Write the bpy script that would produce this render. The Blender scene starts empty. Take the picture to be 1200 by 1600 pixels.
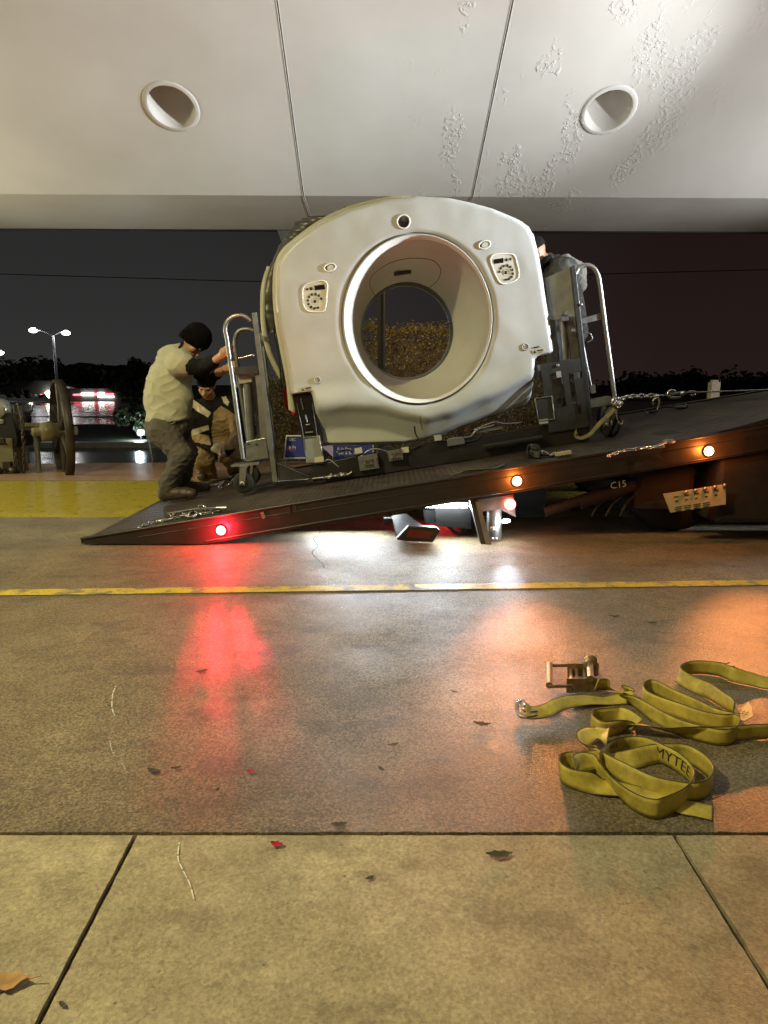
import bpy, bmesh, math, random
import numpy as np
from mathutils import Vector, Matrix, noise
R = math.radians
random.seed(7)
sc = bpy.context.scene
COL = sc.collection

# ------------------------------------------------------------------ camera
CAMZ, TILT, F = 1.05, R(10.5), 1081.0
cam_d = bpy.data.cameras.new('camera'); cam = bpy.data.objects.new('camera', cam_d); COL.objects.link(cam)
cam.location = (0, 0, CAMZ); cam.rotation_euler = (R(90)-TILT, 0, 0)
cam_d.sensor_fit = 'HORIZONTAL'; cam_d.sensor_width = 36; cam_d.lens = 36*F/1200
cam_d.clip_start = .05; cam_d.clip_end = 1000
sc.camera = cam

# ------------------------------------------------------------------ world: overcast night sky lit by a town
wd = bpy.data.worlds.new('World'); sc.world = wd; wd.use_nodes = True
nt = wd.node_tree; bgn = nt.nodes['Background']
tc = nt.nodes.new('ShaderNodeTexCoord'); sep = nt.nodes.new('ShaderNodeSeparateXYZ')
nt.links.new(tc.outputs['Generated'], sep.inputs[0])
rampz = nt.nodes.new('ShaderNodeValToRGB')
e = rampz.color_ramp.elements
e[0].position = 0.0; e[0].color = (.034, .033, .0325, 1)
e[1].position = .3; e[1].color = (.0175, .0168, .0165, 1)
nt.links.new(sep.outputs['Z'], rampz.inputs[0])
rampx = nt.nodes.new('ShaderNodeValToRGB')
e = rampx.color_ramp.elements
e[0].position = .38; e[0].color = (1, 1, 1, 1)
e[1].position = .68; e[1].color = (.56, .33, .29, 1)
mx = nt.nodes.new('ShaderNodeMath'); mx.operation = 'MULTIPLY_ADD'; mx.inputs[1].default_value = .5; mx.inputs[2].default_value = .5
nt.links.new(sep.outputs['X'], mx.inputs[0]); nt.links.new(mx.outputs[0], rampx.inputs[0])
mul = nt.nodes.new('ShaderNodeMixRGB'); mul.blend_type = 'MULTIPLY'; mul.inputs[0].default_value = 1
nt.links.new(rampz.outputs[0], mul.inputs[1]); nt.links.new(rampx.outputs[0], mul.inputs[2])
nt.links.new(mul.outputs[0], bgn.inputs[0]); bgn.inputs[1].default_value = 1.0
sc.view_settings.view_transform = 'Standard'; sc.view_settings.look = 'None'
sc.view_settings.exposure = 0; sc.view_settings.gamma = 1
sc.cycles.use_denoising = True
sc.cycles.sample_clamp_indirect = 4
sc.cycles.max_bounces = 6

# ------------------------------------------------------------------ geometry helpers
def P(px, py, Y):
    """world point seen at photo pixel (px,py) standing at real distance Y in front of the camera"""
    dx = (px-600)/F; dy = (800-py)/F
    d = Vector((dx, math.cos(TILT)+dy*math.sin(TILT), -math.sin(TILT)+dy*math.cos(TILT)))
    return Vector((0, 0, CAMZ)) + d*(Y/d.y)
def PG(px, py, z=0.0):
    dx = (px-600)/F; dy = (800-py)/F
    d = Vector((dx, math.cos(TILT)+dy*math.sin(TILT), -math.sin(TILT)+dy*math.cos(TILT)))
    return Vector((0, 0, CAMZ)) + d*((z-CAMZ)/d.z)
def V(*a): return Vector(a)

def tag(o, label=None, cat=None, group=None, kind=None):
    if label: o['label'] = label
    if cat: o['category'] = cat
    if group: o['group'] = group
    if kind: o['kind'] = kind
    return o
def thing(name, loc, label, cat, group=None):
    o = bpy.data.objects.new(name, None); COL.objects.link(o); o.location = loc
    o.empty_display_size = .1
    return tag(o, label, cat, group)

class MB:
    def __init__(s): s.v = []; s.f = []; s.sm = []
    def add(s, vs, fs, smooth=False):
        n = len(s.v); s.v += [Vector(v) for v in vs]; s.f += [tuple(i+n for i in f) for f in fs]; s.sm += [smooth]*len(fs); return s
    def box(s, c, size, rot=None, bev=0.0):
        c = Vector(c); hx, hy, hz = [a/2 for a in size]
        M = rot if rot is not None else Matrix.Identity(3)
        if bev > 0:
            bm = bmesh.new(); bmesh.ops.create_cube(bm, size=1)
            for v in bm.verts: v.co = Vector((v.co.x*size[0], v.co.y*size[1], v.co.z*size[2]))
            bmesh.ops.bevel(bm, geom=list(bm.edges), offset=bev, segments=2, affect='EDGES', profile=.6)
            s.bm(bm, lambda p: M @ p + c); return s
        vs = [M @ Vector((x, y, z)) + c for x in (-hx, hx) for y in (-hy, hy) for z in (-hz, hz)]
        return s.add(vs, [(0,1,3,2),(4,6,7,5),(0,4,5,1),(2,3,7,6),(0,2,6,4),(1,5,7,3)])
    def bm(s, bm, fn=lambda p: p, smooth=False):
        bm.verts.index_update()
        s.add([fn(v.co) for v in bm.verts], [tuple(v.index for v in f.verts) for f in bm.faces], smooth); bm.free(); return s
    def hexa(s, a, b):
        """a,b: two 4-point loops joined"""
        return s.add(list(a)+list(b), [(3,2,1,0),(4,5,6,7),(0,1,5,4),(1,2,6,5),(2,3,7,6),(3,0,4,7)])
    def prism(s, pts, off, smooth=False):
        n = len(pts); off = Vector(off); pts = [Vector(p) for p in pts]
        vs = pts + [p+off for p in pts]
        fs = [tuple(range(n))[::-1], tuple(range(n, 2*n))] + [(i, (i+1) % n, (i+1) % n+n, i+n) for i in range(n)]
        return s.add(vs, fs, smooth)
    def tube(s, path, r, n=10, cap=True, closed=False):
        path = [Vector(p) for p in path]; m = len(path)
        rs = r if isinstance(r, (list, tuple)) else [r]*m
        t = [(path[min(i+1, m-1)]-path[max(i-1, 0)]) for i in range(m)]
        if closed: t = [path[(i+1) % m]-path[i-1] for i in range(m)]
        t = [a.normalized() if a.length > 1e-9 else Vector((0,0,1)) for a in t]
        u = t[0].orthogonal().normalized(); vs = []
        for i in range(m):
            u = (u - t[i]*u.dot(t[i]))
            u = u.normalized() if u.length > 1e-6 else t[i].orthogonal().normalized()
            w = t[i].cross(u)
            for k in range(n):
                a = 2*math.pi*k/n
                vs.append(path[i]+(u*math.cos(a)+w*math.sin(a))*rs[i])
        fs = []
        for i in range(m if closed else m-1):
            j = (i+1) % m
            for k in range(n):
                fs.append((i*n+k, i*n+(k+1) % n, j*n+(k+1) % n, j*n+k))
        s.add(vs, fs, True)
        if cap and not closed:
            s.add(vs[:n], [tuple(range(n))[::-1]]); s.add(vs[-n:], [tuple(range(n))])
        return s
    def cyl(s, a, b, r, n=20, r2=None):
        return s.tube([a, b], [r, r if r2 is None else r2], n)
    def lathe(s, c, axis, prof, n=32):
        """prof: (along axis, radius)"""
        c = Vector(c); ax = Vector(axis).normalized(); u = ax.orthogonal().normalized(); w = ax.cross(u); vs = []
        for h, r in prof:
            for k in range(n):
                a = 2*math.pi*k/n
                vs.append(c+ax*h+(u*math.cos(a)+w*math.sin(a))*max(r, 1e-4))
        fs = [(i*n+k, i*n+(k+1) % n, (i+1)*n+(k+1) % n, (i+1)*n+k) for i in range(len(prof)-1) for k in range(n)]
        return s.add(vs, fs, True)
    def ball(s, c, r, n=14, sq=(1, 1, 1)):
        bm = bmesh.new(); bmesh.ops.create_uvsphere(bm, u_segments=n, v_segments=max(6, n*2//3), radius=r)
        c = Vector(c); return s.bm(bm, lambda p: Vector((p.x*sq[0], p.y*sq[1], p.z*sq[2]))+c, True)
    def build(s, name, mat, parent=None, loc=None, bevel=0, fixn=True, autosmooth=True):
        base = Vector((0, 0, 0))
        if parent is not None:
            q = parent
            while q.parent: q = q.parent
            base = Vector(q.location)
        elif loc is not None: base = Vector(loc)
        me = bpy.data.meshes.new(name)
        me.from_pydata([tuple(v-base) for v in s.v], [], s.f)
        for p, sm in zip(me.polygons, s.sm): p.use_smooth = sm
        if fixn:
            bm = bmesh.new(); bm.from_mesh(me); bmesh.ops.recalc_face_normals(bm, faces=list(bm.faces)); bm.to_mesh(me); bm.free()
        me.materials.append(mat)
        o = bpy.data.objects.new(name, me); COL.objects.link(o)
        if parent is not None: o.parent = parent
        else: o.location = base
        if bevel:
            b = o.modifiers.new('bevel', 'BEVEL'); b.width = bevel; b.segments = 2; b.limit_method = 'ANGLE'
        return o
def catmull(pts, n=8, closed=False):
    pts = [tuple(p) for p in pts]; m = len(pts); out = []
    A = [np.array(p, float) for p in pts]
    rng = range(m) if closed else range(m-1)
    for i in rng:
        p0 = A[i-1] if (closed or i > 0) else 2*A[0]-A[1]
        p1 = A[i]; p2 = A[(i+1) % m]
        p3 = A[(i+2) % m] if (closed or i+2 < m) else 2*A[-1]-A[-2]
        for k in range(n):
            t = k/n
            out.append(.5*((2*p1)+(-p0+p2)*t+(2*p0-5*p1+4*p2-p3)*t*t+(-p0+3*p1-3*p2+p3)*t**3))
    if not closed: out.append(A[-1])
    return out
def vcat(pts, n=8, closed=False): return [Vector(p) for p in catmull(pts, n, closed)]

# ------------------------------------------------------------------ materials
def new_mat(name):
    m = bpy.data.materials.new(name); m.use_nodes = True
    return m, m.node_tree, m.node_tree.nodes['Principled BSDF']
def mat(name, col, rough=.5, metal=0.0, var=.15, scale=8.0, bump=0.0, bscale=60.0, spec=.5, rvar=.1, coat=0.0, stretch=None):
    m, t, b = new_mat(name)
    tc = t.nodes.new('ShaderNodeTexCoord')
    src = tc.outputs['Object']
    if stretch:
        mp = t.nodes.new('ShaderNodeMapping'); mp.inputs['Scale'].default_value = stretch
        t.links.new(src, mp.inputs[0]); src = mp.outputs[0]
    n1 = t.nodes.new('ShaderNodeTexNoise'); n1.inputs['Scale'].default_value = scale; n1.inputs['Detail'].default_value = 6; n1.inputs['Roughness'].default_value = .62
    t.links.new(src, n1.inputs['Vector'])
    rp = t.nodes.new('ShaderNodeValToRGB'); e = rp.color_ramp.elements
    e[0].position = .3; e[1].position = .7
    e[0].color = tuple(c*(1-var) for c in col)+(1,); e[1].color = tuple(min(1, c*(1+var)) for c in col)+(1,)
    t.links.new(n1.outputs['Fac'], rp.inputs[0]); t.links.new(rp.outputs[0], b.inputs['Base Color'])
    mr = t.nodes.new('ShaderNodeMapRange'); mr.inputs['To Min'].default_value = max(0, rough-rvar); mr.inputs['To Max'].default_value = min(1, rough+rvar)
    t.links.new(n1.outputs['Fac'], mr.inputs[0]); t.links.new(mr.outputs[0], b.inputs['Roughness'])
    b.inputs['Metallic'].default_value = metal; b.inputs['Specular IOR Level'].default_value = spec
    b.inputs['Coat Weight'].default_value = coat
    if bump:
        n2 = t.nodes.new('ShaderNodeTexNoise'); n2.inputs['Scale'].default_value = bscale; n2.inputs['Detail'].default_value = 5
        t.links.new(src, n2.inputs['Vector'])
        bp = t.nodes.new('ShaderNodeBump'); bp.inputs['Strength'].default_value = bump; bp.inputs['Distance'].default_value = .01
        t.links.new(n2.outputs['Fac'], bp.inputs['Height']); t.links.new(bp.outputs[0], b.inputs['Normal'])
    return m
def emit(name, col, s, base=(.1, .1, .1)):
    m, t, b = new_mat(name)
    b.inputs['Base Color'].default_value = base+(1,); b.inputs['Emission Color'].default_value = col+(1,); b.inputs['Emission Strength'].default_value = s
    return m
def N(t, kind, **kw):
    n = t.nodes.new(kind)
    for k, v in kw.items():
        if k in n.inputs.keys(): n.inputs[k].default_value = v
        else: setattr(n, k, v)
    return n

def concrete(name, c0, c1, dark, wet_lo, wet_hi, grain=1.0, wet=True, sparkle=.5, rough_dry=.75):
    """aggregate concrete: mottling, pits, stains, damp gloss"""
    m, t, b = new_mat(name); L = t.links.new
    tc = N(t, 'ShaderNodeTexCoord'); O = tc.outputs['Object']
    def nz(scale, det=5, rough=.6, vec=O):
        n = N(t, 'ShaderNodeTexNoise', Scale=scale, Detail=det, Roughness=rough); L(vec, n.inputs['Vector']); return n.outputs['Fac']
    def ramp(src, p0, p1, a, c):
        r = N(t, 'ShaderNodeValToRGB'); e = r.color_ramp.elements
        e[0].position = p0; e[1].position = p1; e[0].color = a; e[1].color = c; L(src, r.inputs[0]); return r.outputs[0]
    W = (1, 1, 1, 1); K = (0, 0, 0, 1)
    big = nz(1.3, 6); mid = nz(9, 7, .7); fine = nz(130, 4, .7); 
    col = ramp(big, .35, .68, c0+(1,), c1+(1,))
    def mixc(fac, a, c, mode='MIX', f=None):
        mm = N(t, 'ShaderNodeMixRGB', blend_type=mode)
        if fac is None: mm.inputs[0].default_value = f
        else: L(fac, mm.inputs[0])
        if isinstance(a, tuple): mm.inputs[1].default_value = a
        else: L(a, mm.inputs[1])
        if isinstance(c, tuple): mm.inputs[2].default_value = c
        else: L(c, mm.inputs[2])
        return mm.outputs[0]
    col = mixc(None, col, ramp(mid, .3, .7, (.72, .72, .72, 1), (1.2, 1.2, 1.2, 1)), 'MULTIPLY', .8)
    col = mixc(None, col, ramp(fine, .36, .62, (.30, .29, .27, 1), (1.4, 1.4, 1.4, 1)), 'MULTIPLY', .8*grain)
    # dark oil / damp stains in streaks
    ag = N(t, 'ShaderNodeTexVoronoi', Scale=150.0); L(O, ag.inputs['Vector'])
    agc = ramp(ag.outputs['Color'], .15, .75, (.52, .50, .46, 1), (1.35, 1.33, 1.28, 1))
    col = mixc(None, col, agc, 'MULTIPLY', .85*grain)
    gate2 = ramp(nz(3.2, 4), .42, .6, K, W)
    gr = ramp(nz(75, 3, .6), .60, .66, K, W)
    gm = N(t, 'ShaderNodeMath', operation='MULTIPLY'); L(gr, gm.inputs[0]); L(gate2, gm.inputs[1])
    col = mixc(gm.outputs[0], col, mixc(None, col, (.03, .026, .02, 1), 'MIX', .55*grain+.15))
    mp = N(t, 'ShaderNodeMapping'); mp.inputs['Scale'].default_value = (1.0, 1.5, 1); L(O, mp.inputs[0])
    st = nz(3.1, 8, .72, mp.outputs[0])
    sm = ramp(st, .54, .60, K, W)
    col = mixc(sm, col, mixc(None, col, dark+(1,), 'MIX', .38))
    # scattered dark pits
    vo = N(t, 'ShaderNodeTexVoronoi', Scale=26.0); L(O, vo.inputs['Vector'])
    pit = ramp(vo.outputs['Distance'], .05, .11, W, K); gate = ramp(nz(7.0), .55, .6, K, W)
    pm = N(t, 'ShaderNodeMath', operation='MULTIPLY'); L(pit, pm.inputs[0]); L(gate, pm.inputs[1])
    col = mixc(pm.outputs[0], col, mixc(None, col, (.03, .026, .02, 1), 'MIX', .7))
    L(col, b.inputs['Base Color'])
    # roughness: damp films
    rr = ramp(nz(1.7, 6, .65), .38, .62, (wet_lo,)*3+(1,), (wet_hi,)*3+(1,))
    if wet: rr = mixc(ramp(fine, .35, .65, K, W), rr, (rough_dry,)*3+(1,), 'MIX')
    L(rr, b.inputs['Roughness'])
    b.inputs['Specular IOR Level'].default_value = sparkle
    hsum = N(t, 'ShaderNodeMath', operation='MULTIPLY_ADD'); L(fine, hsum.inputs[0]); hsum.inputs[1].default_value = .8; 
    L(nz(260, 3), hsum.inputs[2])
    bp = N(t, 'ShaderNodeBump', Strength=min(1, .9*grain), Distance=.009); L(hsum.outputs[0], bp.inputs['Height'])
    L(bp.outputs[0], b.inputs['Normal'])
    return m

M = {}
M['apron'] = concrete('apron_concrete', (.165, .132, .075), (.32, .262, .158), (.045, .04, .028), .26, .55, 1.0, True, .5, .6)
M['walk'] = concrete('walk_concrete', (.25, .215, .14), (.46, .405, .275), (.11, .095, .065), .55, .8, .36, False, .3)
M['joint'] = mat('joint_filler', (.05, .042, .028), .85, var=.5, scale=60, bump=.8, bscale=150)
M['far_asphalt'] = mat('wet_asphalt', (.05, .05, .052), .22, var=.5, scale=.8, rvar=.14, bump=.25, bscale=9, stretch=(.25, 2.5, 1))
M['soil'] = mat('dark_soil', (.05, .048, .04), .9, var=.4, scale=1.2, bump=.5, bscale=6)
M['brick'] = mat('brick_pavers', (.26, .115, .07), .6, var=.35, scale=3)
M['steel'] = mat('grey_steel', (.20, .205, .20), .42, .65, var=.2, scale=14, bump=.05)
M['zinc'] = mat('zinc_steel', (.30, .30, .29), .42, .9, var=.15, scale=20)
M['chrome'] = mat('chain_steel', (.55, .52, .48), .25, 1.0, var=.25, scale=30)
M['black'] = mat('black_paint', (.016, .014, .013), .36, var=.3, scale=6, bump=.05, bscale=30)
M['frame'] = mat('chassis_black', (.009, .008, .008), .75, 0.0, var=.4, scale=10, bump=.2)
M['rubber'] = mat('rubber', (.010, .0095, .0095), .75, var=.3, scale=20, bump=.2)
M['dark'] = mat('dark_grey_plate', (.045, .044, .042), .45, .4, var=.25, scale=12)
M['darkbox'] = mat('glossy_black_panel', (.012, .01, .01), .18, var=.2)
M['panel_grey'] = mat('panel_grey', (.22, .22, .21), .45, var=.08)
M['tarp'] = mat('dark_tarp', (.05, .05, .045), .38, var=.3, scale=10, bump=.5, bscale=14)
M['beige'] = mat('beige_label', (.42, .38, .24), .5, var=.1)
M['ink'] = mat('black_ink', (.015, .014, .012), .6, var=0)
M['white_ink'] = mat('white_lettering', (.75, .75, .72), .5, var=.02)
M['grey_plastic'] = mat('grey_plastic', (.30, .29, .27), .4, var=.06)
M['panel_plastic'] = mat('light_plastic', (.55, .53, .46), .38, var=.04)

# gantry shell paint: satin with faint orange peel
def shell_mat(name, col, rough, bump):
    m, t, b = new_mat(name); L = t.links.new
    tc = N(t, 'ShaderNodeTexCoord'); O = tc.outputs['Object']
    n = N(t, 'ShaderNodeTexNoise', Scale=2.6, Detail=4.0, Roughness=.55); L(O, n.inputs['Vector'])
    r = N(t, 'ShaderNodeValToRGB'); e = r.color_ramp.elements
    e[0].position = .35; e[1].position = .7; e[0].color = tuple(c*.9 for c in col)+(1,); e[1].color = tuple(c*1.04 for c in col)+(1,)
    L(n.outputs[0], r.inputs[0])
    n3 = N(t, 'ShaderNodeTexNoise', Scale=38.0, Detail=6.0, Roughness=.75); L(O, n3.inputs['Vector'])
    r3 = N(t, 'ShaderNodeValToRGB'); e = r3.color_ramp.elements
    e[0].position = .62; e[1].position = .72; e[0].color = (1, 1, 1, 1); e[1].color = (.86, .85, .83, 1); L(n3.outputs[0], r3.inputs[0])
    mm = N(t, 'ShaderNodeMixRGB', blend_type='MULTIPLY'); mm.inputs[0].default_value = 1
    L(r.outputs[0], mm.inputs[1]); L(r3.outputs[0], mm.inputs[2]); L(mm.outputs[0], b.inputs['Base Color'])
    mr = N(t, 'ShaderNodeMapRange'); mr.inputs['To Min'].default_value = rough-.06; mr.inputs['To Max'].default_value = rough+.12
    L(n.outputs[0], mr.inputs[0]); L(mr.outputs[0], b.inputs['Roughness'])
    n2 = N(t, 'ShaderNodeTexNoise', Scale=7.0, Detail=2.0); L(O, n2.inputs['Vector'])
    bp = N(t, 'ShaderNodeBump', Strength=bump, Distance=.02); L(n2.outputs[0], bp.inputs['Height']); L(bp.outputs[0], b.inputs['Normal'])
    return m
M['shell'] = shell_mat('cream_shell', (.46, .47, .465), .36, .10)
M['funnel'] = shell_mat('funnel_shell', (.56, .55, .50), .42, .08)
M['rim'] = shell_mat('white_rim', (.78, .78, .76), .35, .05)

# ================================================================== SETTING
def sheet(name, x0, x1, y0, y1, z, m, thick=0.0, nx=1, ny=1):
    b = MB(); b.box(((x0+x1)/2, (y0+y1)/2, z-.05-thick/2), (x1-x0, y1-y0, .1+thick))
    o = b.build(name, m); o['kind'] = 'structure'; return o
# base land to the horizon
b = MB(); b.add([(-400, -30, -.06), (400, -30, -.06), (400, 600, -.06), (-400, 600, -.06)], [(0, 1, 2, 3)])
g = b.build('ground', M['soil']); g['kind'] = 'structure'
YJ = 1.472
# drive slab
def flat(name, pts, z, m, h=.05, jag=.0035):
    q = []
    for (x1, y1), (x2, y2) in zip(pts, pts[1:]+pts[:1]):
        n_ = max(1, int(math.hypot(x2-x1, y2-y1)/.02)) if jag else 1; L_ = math.hypot(x2-x1, y2-y1)
        for k in range(n_):
            t_ = k/n_; x, y = x1+(x2-x1)*t_, y1+(y2-y1)*t_; o = jag*(noise.noise((x*30, y*30, 1))*.7+max(0, noise.noise((x*8, y*8, 5))-.3)*1.2) if k else 0
            q.append((x-(y2-y1)/L_*o, y+(x2-x1)/L_*o))
    pts = q
    b = MB(); b.prism([(p[0], p[1], z-h) for p in pts], (0, 0, h)); o = b.build(name, m); o['kind'] = 'structure'; return o
flat('driveway', [(-9, YJ+.007), (9, YJ+.012), (9, 8.1), (-9, 8.1)], 0, M['apron'])
# walkway slabs with real joints between
def jx(px, py): return PG(px, py)
a1, a2 = PG(207, 1316), PG(60, 1600); c1, c2 = PG(1054, 1308), PG(1200, 1541)
def linex(p, q, y): return p.x+(q.x-p.x)*(y-p.y)/(q.y-p.y)
ya, yb = -3.0, YJ-.007
xl0, xl1 = linex(a1, a2, ya), linex(a1, a2, yb)
xr0, xr1 = linex(c1, c2, ya), linex(c1, c2, yb)
gp = .0055
flat('walkway', [(-9, ya), (xl0-gp, ya), (xl1-gp, yb), (-9, yb)], .003, M['walk'])
flat('walkway', [(xl0+gp, ya), (xr0-gp, ya), (xr1-gp, yb), (xl1+gp, yb)], .003, M['walk'])
flat('walkway', [(xr0+gp, ya), (9, ya), (9, yb), (xr1+gp, yb)], .003, M['walk'])
flat('joint_filler_ground', [(-9, -3), (9, -3), (9, YJ+.3), (-9, YJ+.3)], -.008, M['joint'], .04)

# painted line, worn
def paint_mat(name, col, wear, rough):
    m, t, b = new_mat(name); L = t.links.new
    tc = N(t, 'ShaderNodeTexCoord'); O = tc.outputs['Object']
    n = N(t, 'ShaderNodeTexNoise', Scale=9.0, Detail=8.0, Roughness=.75); L(O, n.inputs['Vector'])
    n2 = N(t, 'ShaderNodeTexNoise', Scale=120.0, Detail=3.0); L(O, n2.inputs['Vector'])
    r = N(t, 'ShaderNodeValToRGB'); e = r.color_ramp.elements
    e[0].position = wear; e[1].position = wear+.08; e[0].color = (.20, .175, .13, 1); e[1].color = col+(1,)
    L(n.outputs[0], r.inputs[0])
    mm = N(t, 'ShaderNodeMixRGB', blend_type='MULTIPLY'); mm.inputs[0].default_value = .6
    r2 = N(t, 'ShaderNodeValToRGB'); r2.color_ramp.elements[0].position = .3; r2.color_ramp.elements[1].position = .6; r2.color_ramp.elements[0].color = (.4, .4, .4, 1)
    L(n2.outputs[0], r2.inputs[0]); L(r.outputs[0], mm.inputs[1]); L(r2.outputs[0], mm.inputs[2]); L(mm.outputs[0], b.inputs['Base Color'])
    rr = N(t, 'ShaderNodeMapRange'); rr.inputs['To Min'].default_value = rough; rr.inputs['To Max'].default_value = rough+.35; L(n.outputs[0], rr.inputs[0]); L(rr.outputs[0], b.inputs['Roughness'])
    bp = N(t, 'ShaderNodeBump', Strength=.3, Distance=.005); L(n2.outputs[0], bp.inputs['Height']); L(bp.outputs[0], b.inputs['Normal'])
    return m
M['yline'] = paint_mat('yellow_line_paint', (.60, .44, .05), .42, .3)
M['yramp'] = paint_mat('yellow_ramp_paint', (.42, .34, .035), .32, .12)
l0, l1 = PG(0, 927), PG(1200, 911)
lm = (l1.y-l0.y)/(l1.x-l0.x)
ly = lambda x: l0.y+lm*(x-l0.x)
b = MB(); n = 160; top = []; bot = []
for i in range(n+1):
    x = -6+12*i/n; w = .050+.004*noise.noise((x*9, 0, 0)); top.append((x, ly(x)+w+.004*noise.noise((x*14, 3, 0)))); bot.append((x, ly(x)-w+.005*noise.noise((x*15, 7, 0))))
vs = [(x, y, .004) for x, y in bot]+[(x, y, .004) for x, y in top]
b.add(vs, [(i, i+1, n+2+i, n+1+i) for i in range(n)]); b.build('painted_line', M['yline'])['kind'] = 'structure'

# yellow ramp beyond the drive, then brick walk and the wet road
r0, r1 = PG(100, 808).y, 7.0
b = MB(); b.prism([(-9, r0, .001), (-9, r1, .07), (-9, r1+.05, .07), (-9, r1+.05, -.04), (-9, r0, -.04)], (18, 0, 0)); b.build('painted_ramp_pavement', M['yramp'])['kind'] = 'structure'
def brick_mat():
    m, t, b = new_mat('brick_paving'); L = t.links.new
    tc = N(t, 'ShaderNodeTexCoord')
    br = N(t, 'ShaderNodeTexBrick', Scale=5.0); br.inputs['Color1'].default_value = (.30, .18, .10, 1); br.inputs['Color2'].default_value = (.40, .25, .15, 1); br.inputs['Mortar'].default_value = (.18, .13, .09, 1)
    br.inputs['Mortar Size'].default_value = .012
    L(tc.outputs['Object'], br.inputs['Vector']); L(br.outputs[0], b.inputs['Base Color'])
    b.inputs['Roughness'].default_value = .42
    n = N(t, 'ShaderNodeTexNoise', Scale=30.0); L(tc.outputs['Object'], n.inputs['Vector'])
    bp = N(t, 'ShaderNodeBump', Strength=.4, Distance=.01); L(n.outputs[0], bp.inputs['Height']); L(bp.outputs[0], b.inputs['Normal'])
    return m
M['brickpav'] = brick_mat()
b = MB(); b.prism([(-9, r1+.05, .075), (9, r1+.05, .075), (9, 9.6, .075), (-9, PG(100, 742).y+.15, .075)], (0, 0, -.12)); b.build('brick_pavement', M['brickpav'])['kind'] = 'structure'
sheet('road', -60, 60, 8.05, 12.0, -.03, M['far_asphalt'])
M['kerb'] = mat('kerb_stone', (.28, .27, .25), .35, var=.2)
sheet('kerb', -60, 60, 11.9, 12.06, .06, M['kerb'], .02)
M['grass'] = mat('dark_grass', (.045, .055, .025), .9, var=.5, scale=3, bump=1, bscale=40)
sheet('grass_verge', -60, 60, 12.06, 18.0, .02, M['grass'])
sheet('parking_lot_ground', -80, 80, 18.0, 44.0, -.02, M['far_asphalt'])
M['wetconc'] = mat('wet_concrete_far', (.26, .25, .23), .25, var=.3, scale=.5, rvar=.1)
sheet('far_path', -60, 40, 23.0, 27.0, .0, M['wetconc'])
# a low dark bank behind the far lot
b = MB()
for i in range(60):
    x = -90+i*3; h = .25+.08*noise.noise((i*.3, 0, 0))
    h2 = .25+.08*noise.noise((i*.3+.3, 0, 0))
    b.add([(x, 44, -.06), (x+3, 44, -.06), (x+3, 46, h2), (x, 46, h), (x+3, 80, h2), (x, 80, h)], [(0, 1, 2, 3), (3, 2, 4, 5)])
b.build('bank_hill', M['grass'])['kind'] = 'structure'

# ================================================================== CANOPY
def ceil_mat():
    m, t, b = new_mat('white_canopy_paint'); L = t.links.new
    tc = N(t, 'ShaderNodeTexCoord'); O = tc.outputs['Object']
    def nz(s, d=4, r=.5, st=None):
        v = O
        if st:
            mp = N(t, 'ShaderNodeMapping'); mp.inputs['Scale'].default_value = st; L(O, mp.inputs[0]); v = mp.outputs[0]
        n = N(t, 'ShaderNodeTexNoise', Scale=s, Detail=float(d), Roughness=r); L(v, n.inputs['Vector']); return n.outputs[0]
    def ramp(src, a, c):
        r = N(t, 'ShaderNodeMapRange'); r.inputs['From Min'].default_value = a; r.inputs['From Max'].default_value = c; L(src, r.inputs[0]); return r.outputs[0]
    def mul(a, c):
        k = N(t, 'ShaderNodeMath', operation='MULTIPLY'); L(a, k.inputs[0]); L(c, k.inputs[1]); return k.outputs[0]
    rp = N(t, 'ShaderNodeValToRGB'); e = rp.color_ramp.elements
    e[0].position = .3; e[1].position = .7; e[0].color = (.60, .565, .505, 1); e[1].color = (.68, .645, .585, 1)
    L(nz(1.2, 5), rp.inputs[0]); L(rp.outputs[0], b.inputs['Base Color'])
    b.inputs['Roughness'].default_value = .42
    sx = N(t, 'ShaderNodeSeparateXYZ'); L(O, sx.inputs[0])
    band = mul(ramp(sx.outputs['X'], .1, .7), ramp(sx.outputs['X'], 3.1, 1.7))
    zone = ramp(nz(2.3, 3, .5, (1.5, .55, .55)), .54, .60)
    crumple = ramp(nz(24, 3, .6), .50, .60)
    h = mul(mul(zone, crumple), band)
    wav = nz(1.6, 2)
    s2 = N(t, 'ShaderNodeMath', operation='MULTIPLY_ADD'); L(wav, s2.inputs[0]); s2.inputs[1].default_value = 1.6; L(h, s2.inputs[2])
    bp = N(t, 'ShaderNodeBump', Strength=.9, Distance=.006); L(s2.outputs[0], bp.inputs['Height']); L(bp.outputs[0], b.inputs['Normal'])
    return m
M['ceil'] = ceil_mat()
YF, ZF, SL = 7.6, 2.95, .466
can = thing('entrance_canopy', (0, 7.6, 0), 'white painted canopy with a sloped ceiling and two round recesses above the truck', 'canopy')
cy = math.cos(R(1.2)); sy = math.sin(R(1.2))
def CR(x, y, z):   # small turn of the canopy about the fold
    dy = y-YF; return Vector((x*cy-dy*sy, YF+x*sy+dy*cy, z))
def slope(x, y, lift=0): return CR(x, y, ZF+(YF-y)*SL+lift)
def hit_slope(px, py):
    o = Vector((0, 0, CAMZ)); d = (P(px, py, 1)-o)
    A, B_, C_ = slope(0, 7), slope(1, 7), slope(0, 6); nn = (B_-A).cross(C_-A)
    q = o+d*((A-o).dot(nn)/d.dot(nn)); dy = -(q.x)*sy+(q.y-YF)*cy; x = q.x*cy+(q.y-YF)*sy
    return x, YF+dy
YT = 3.6
def seamx(pxa, pya, pxb, pyb):
    x1, y1 = hit_slope(pxa, pya); x2, y2 = hit_slope(pxb, pyb); return (x1+x2)/2
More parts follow.
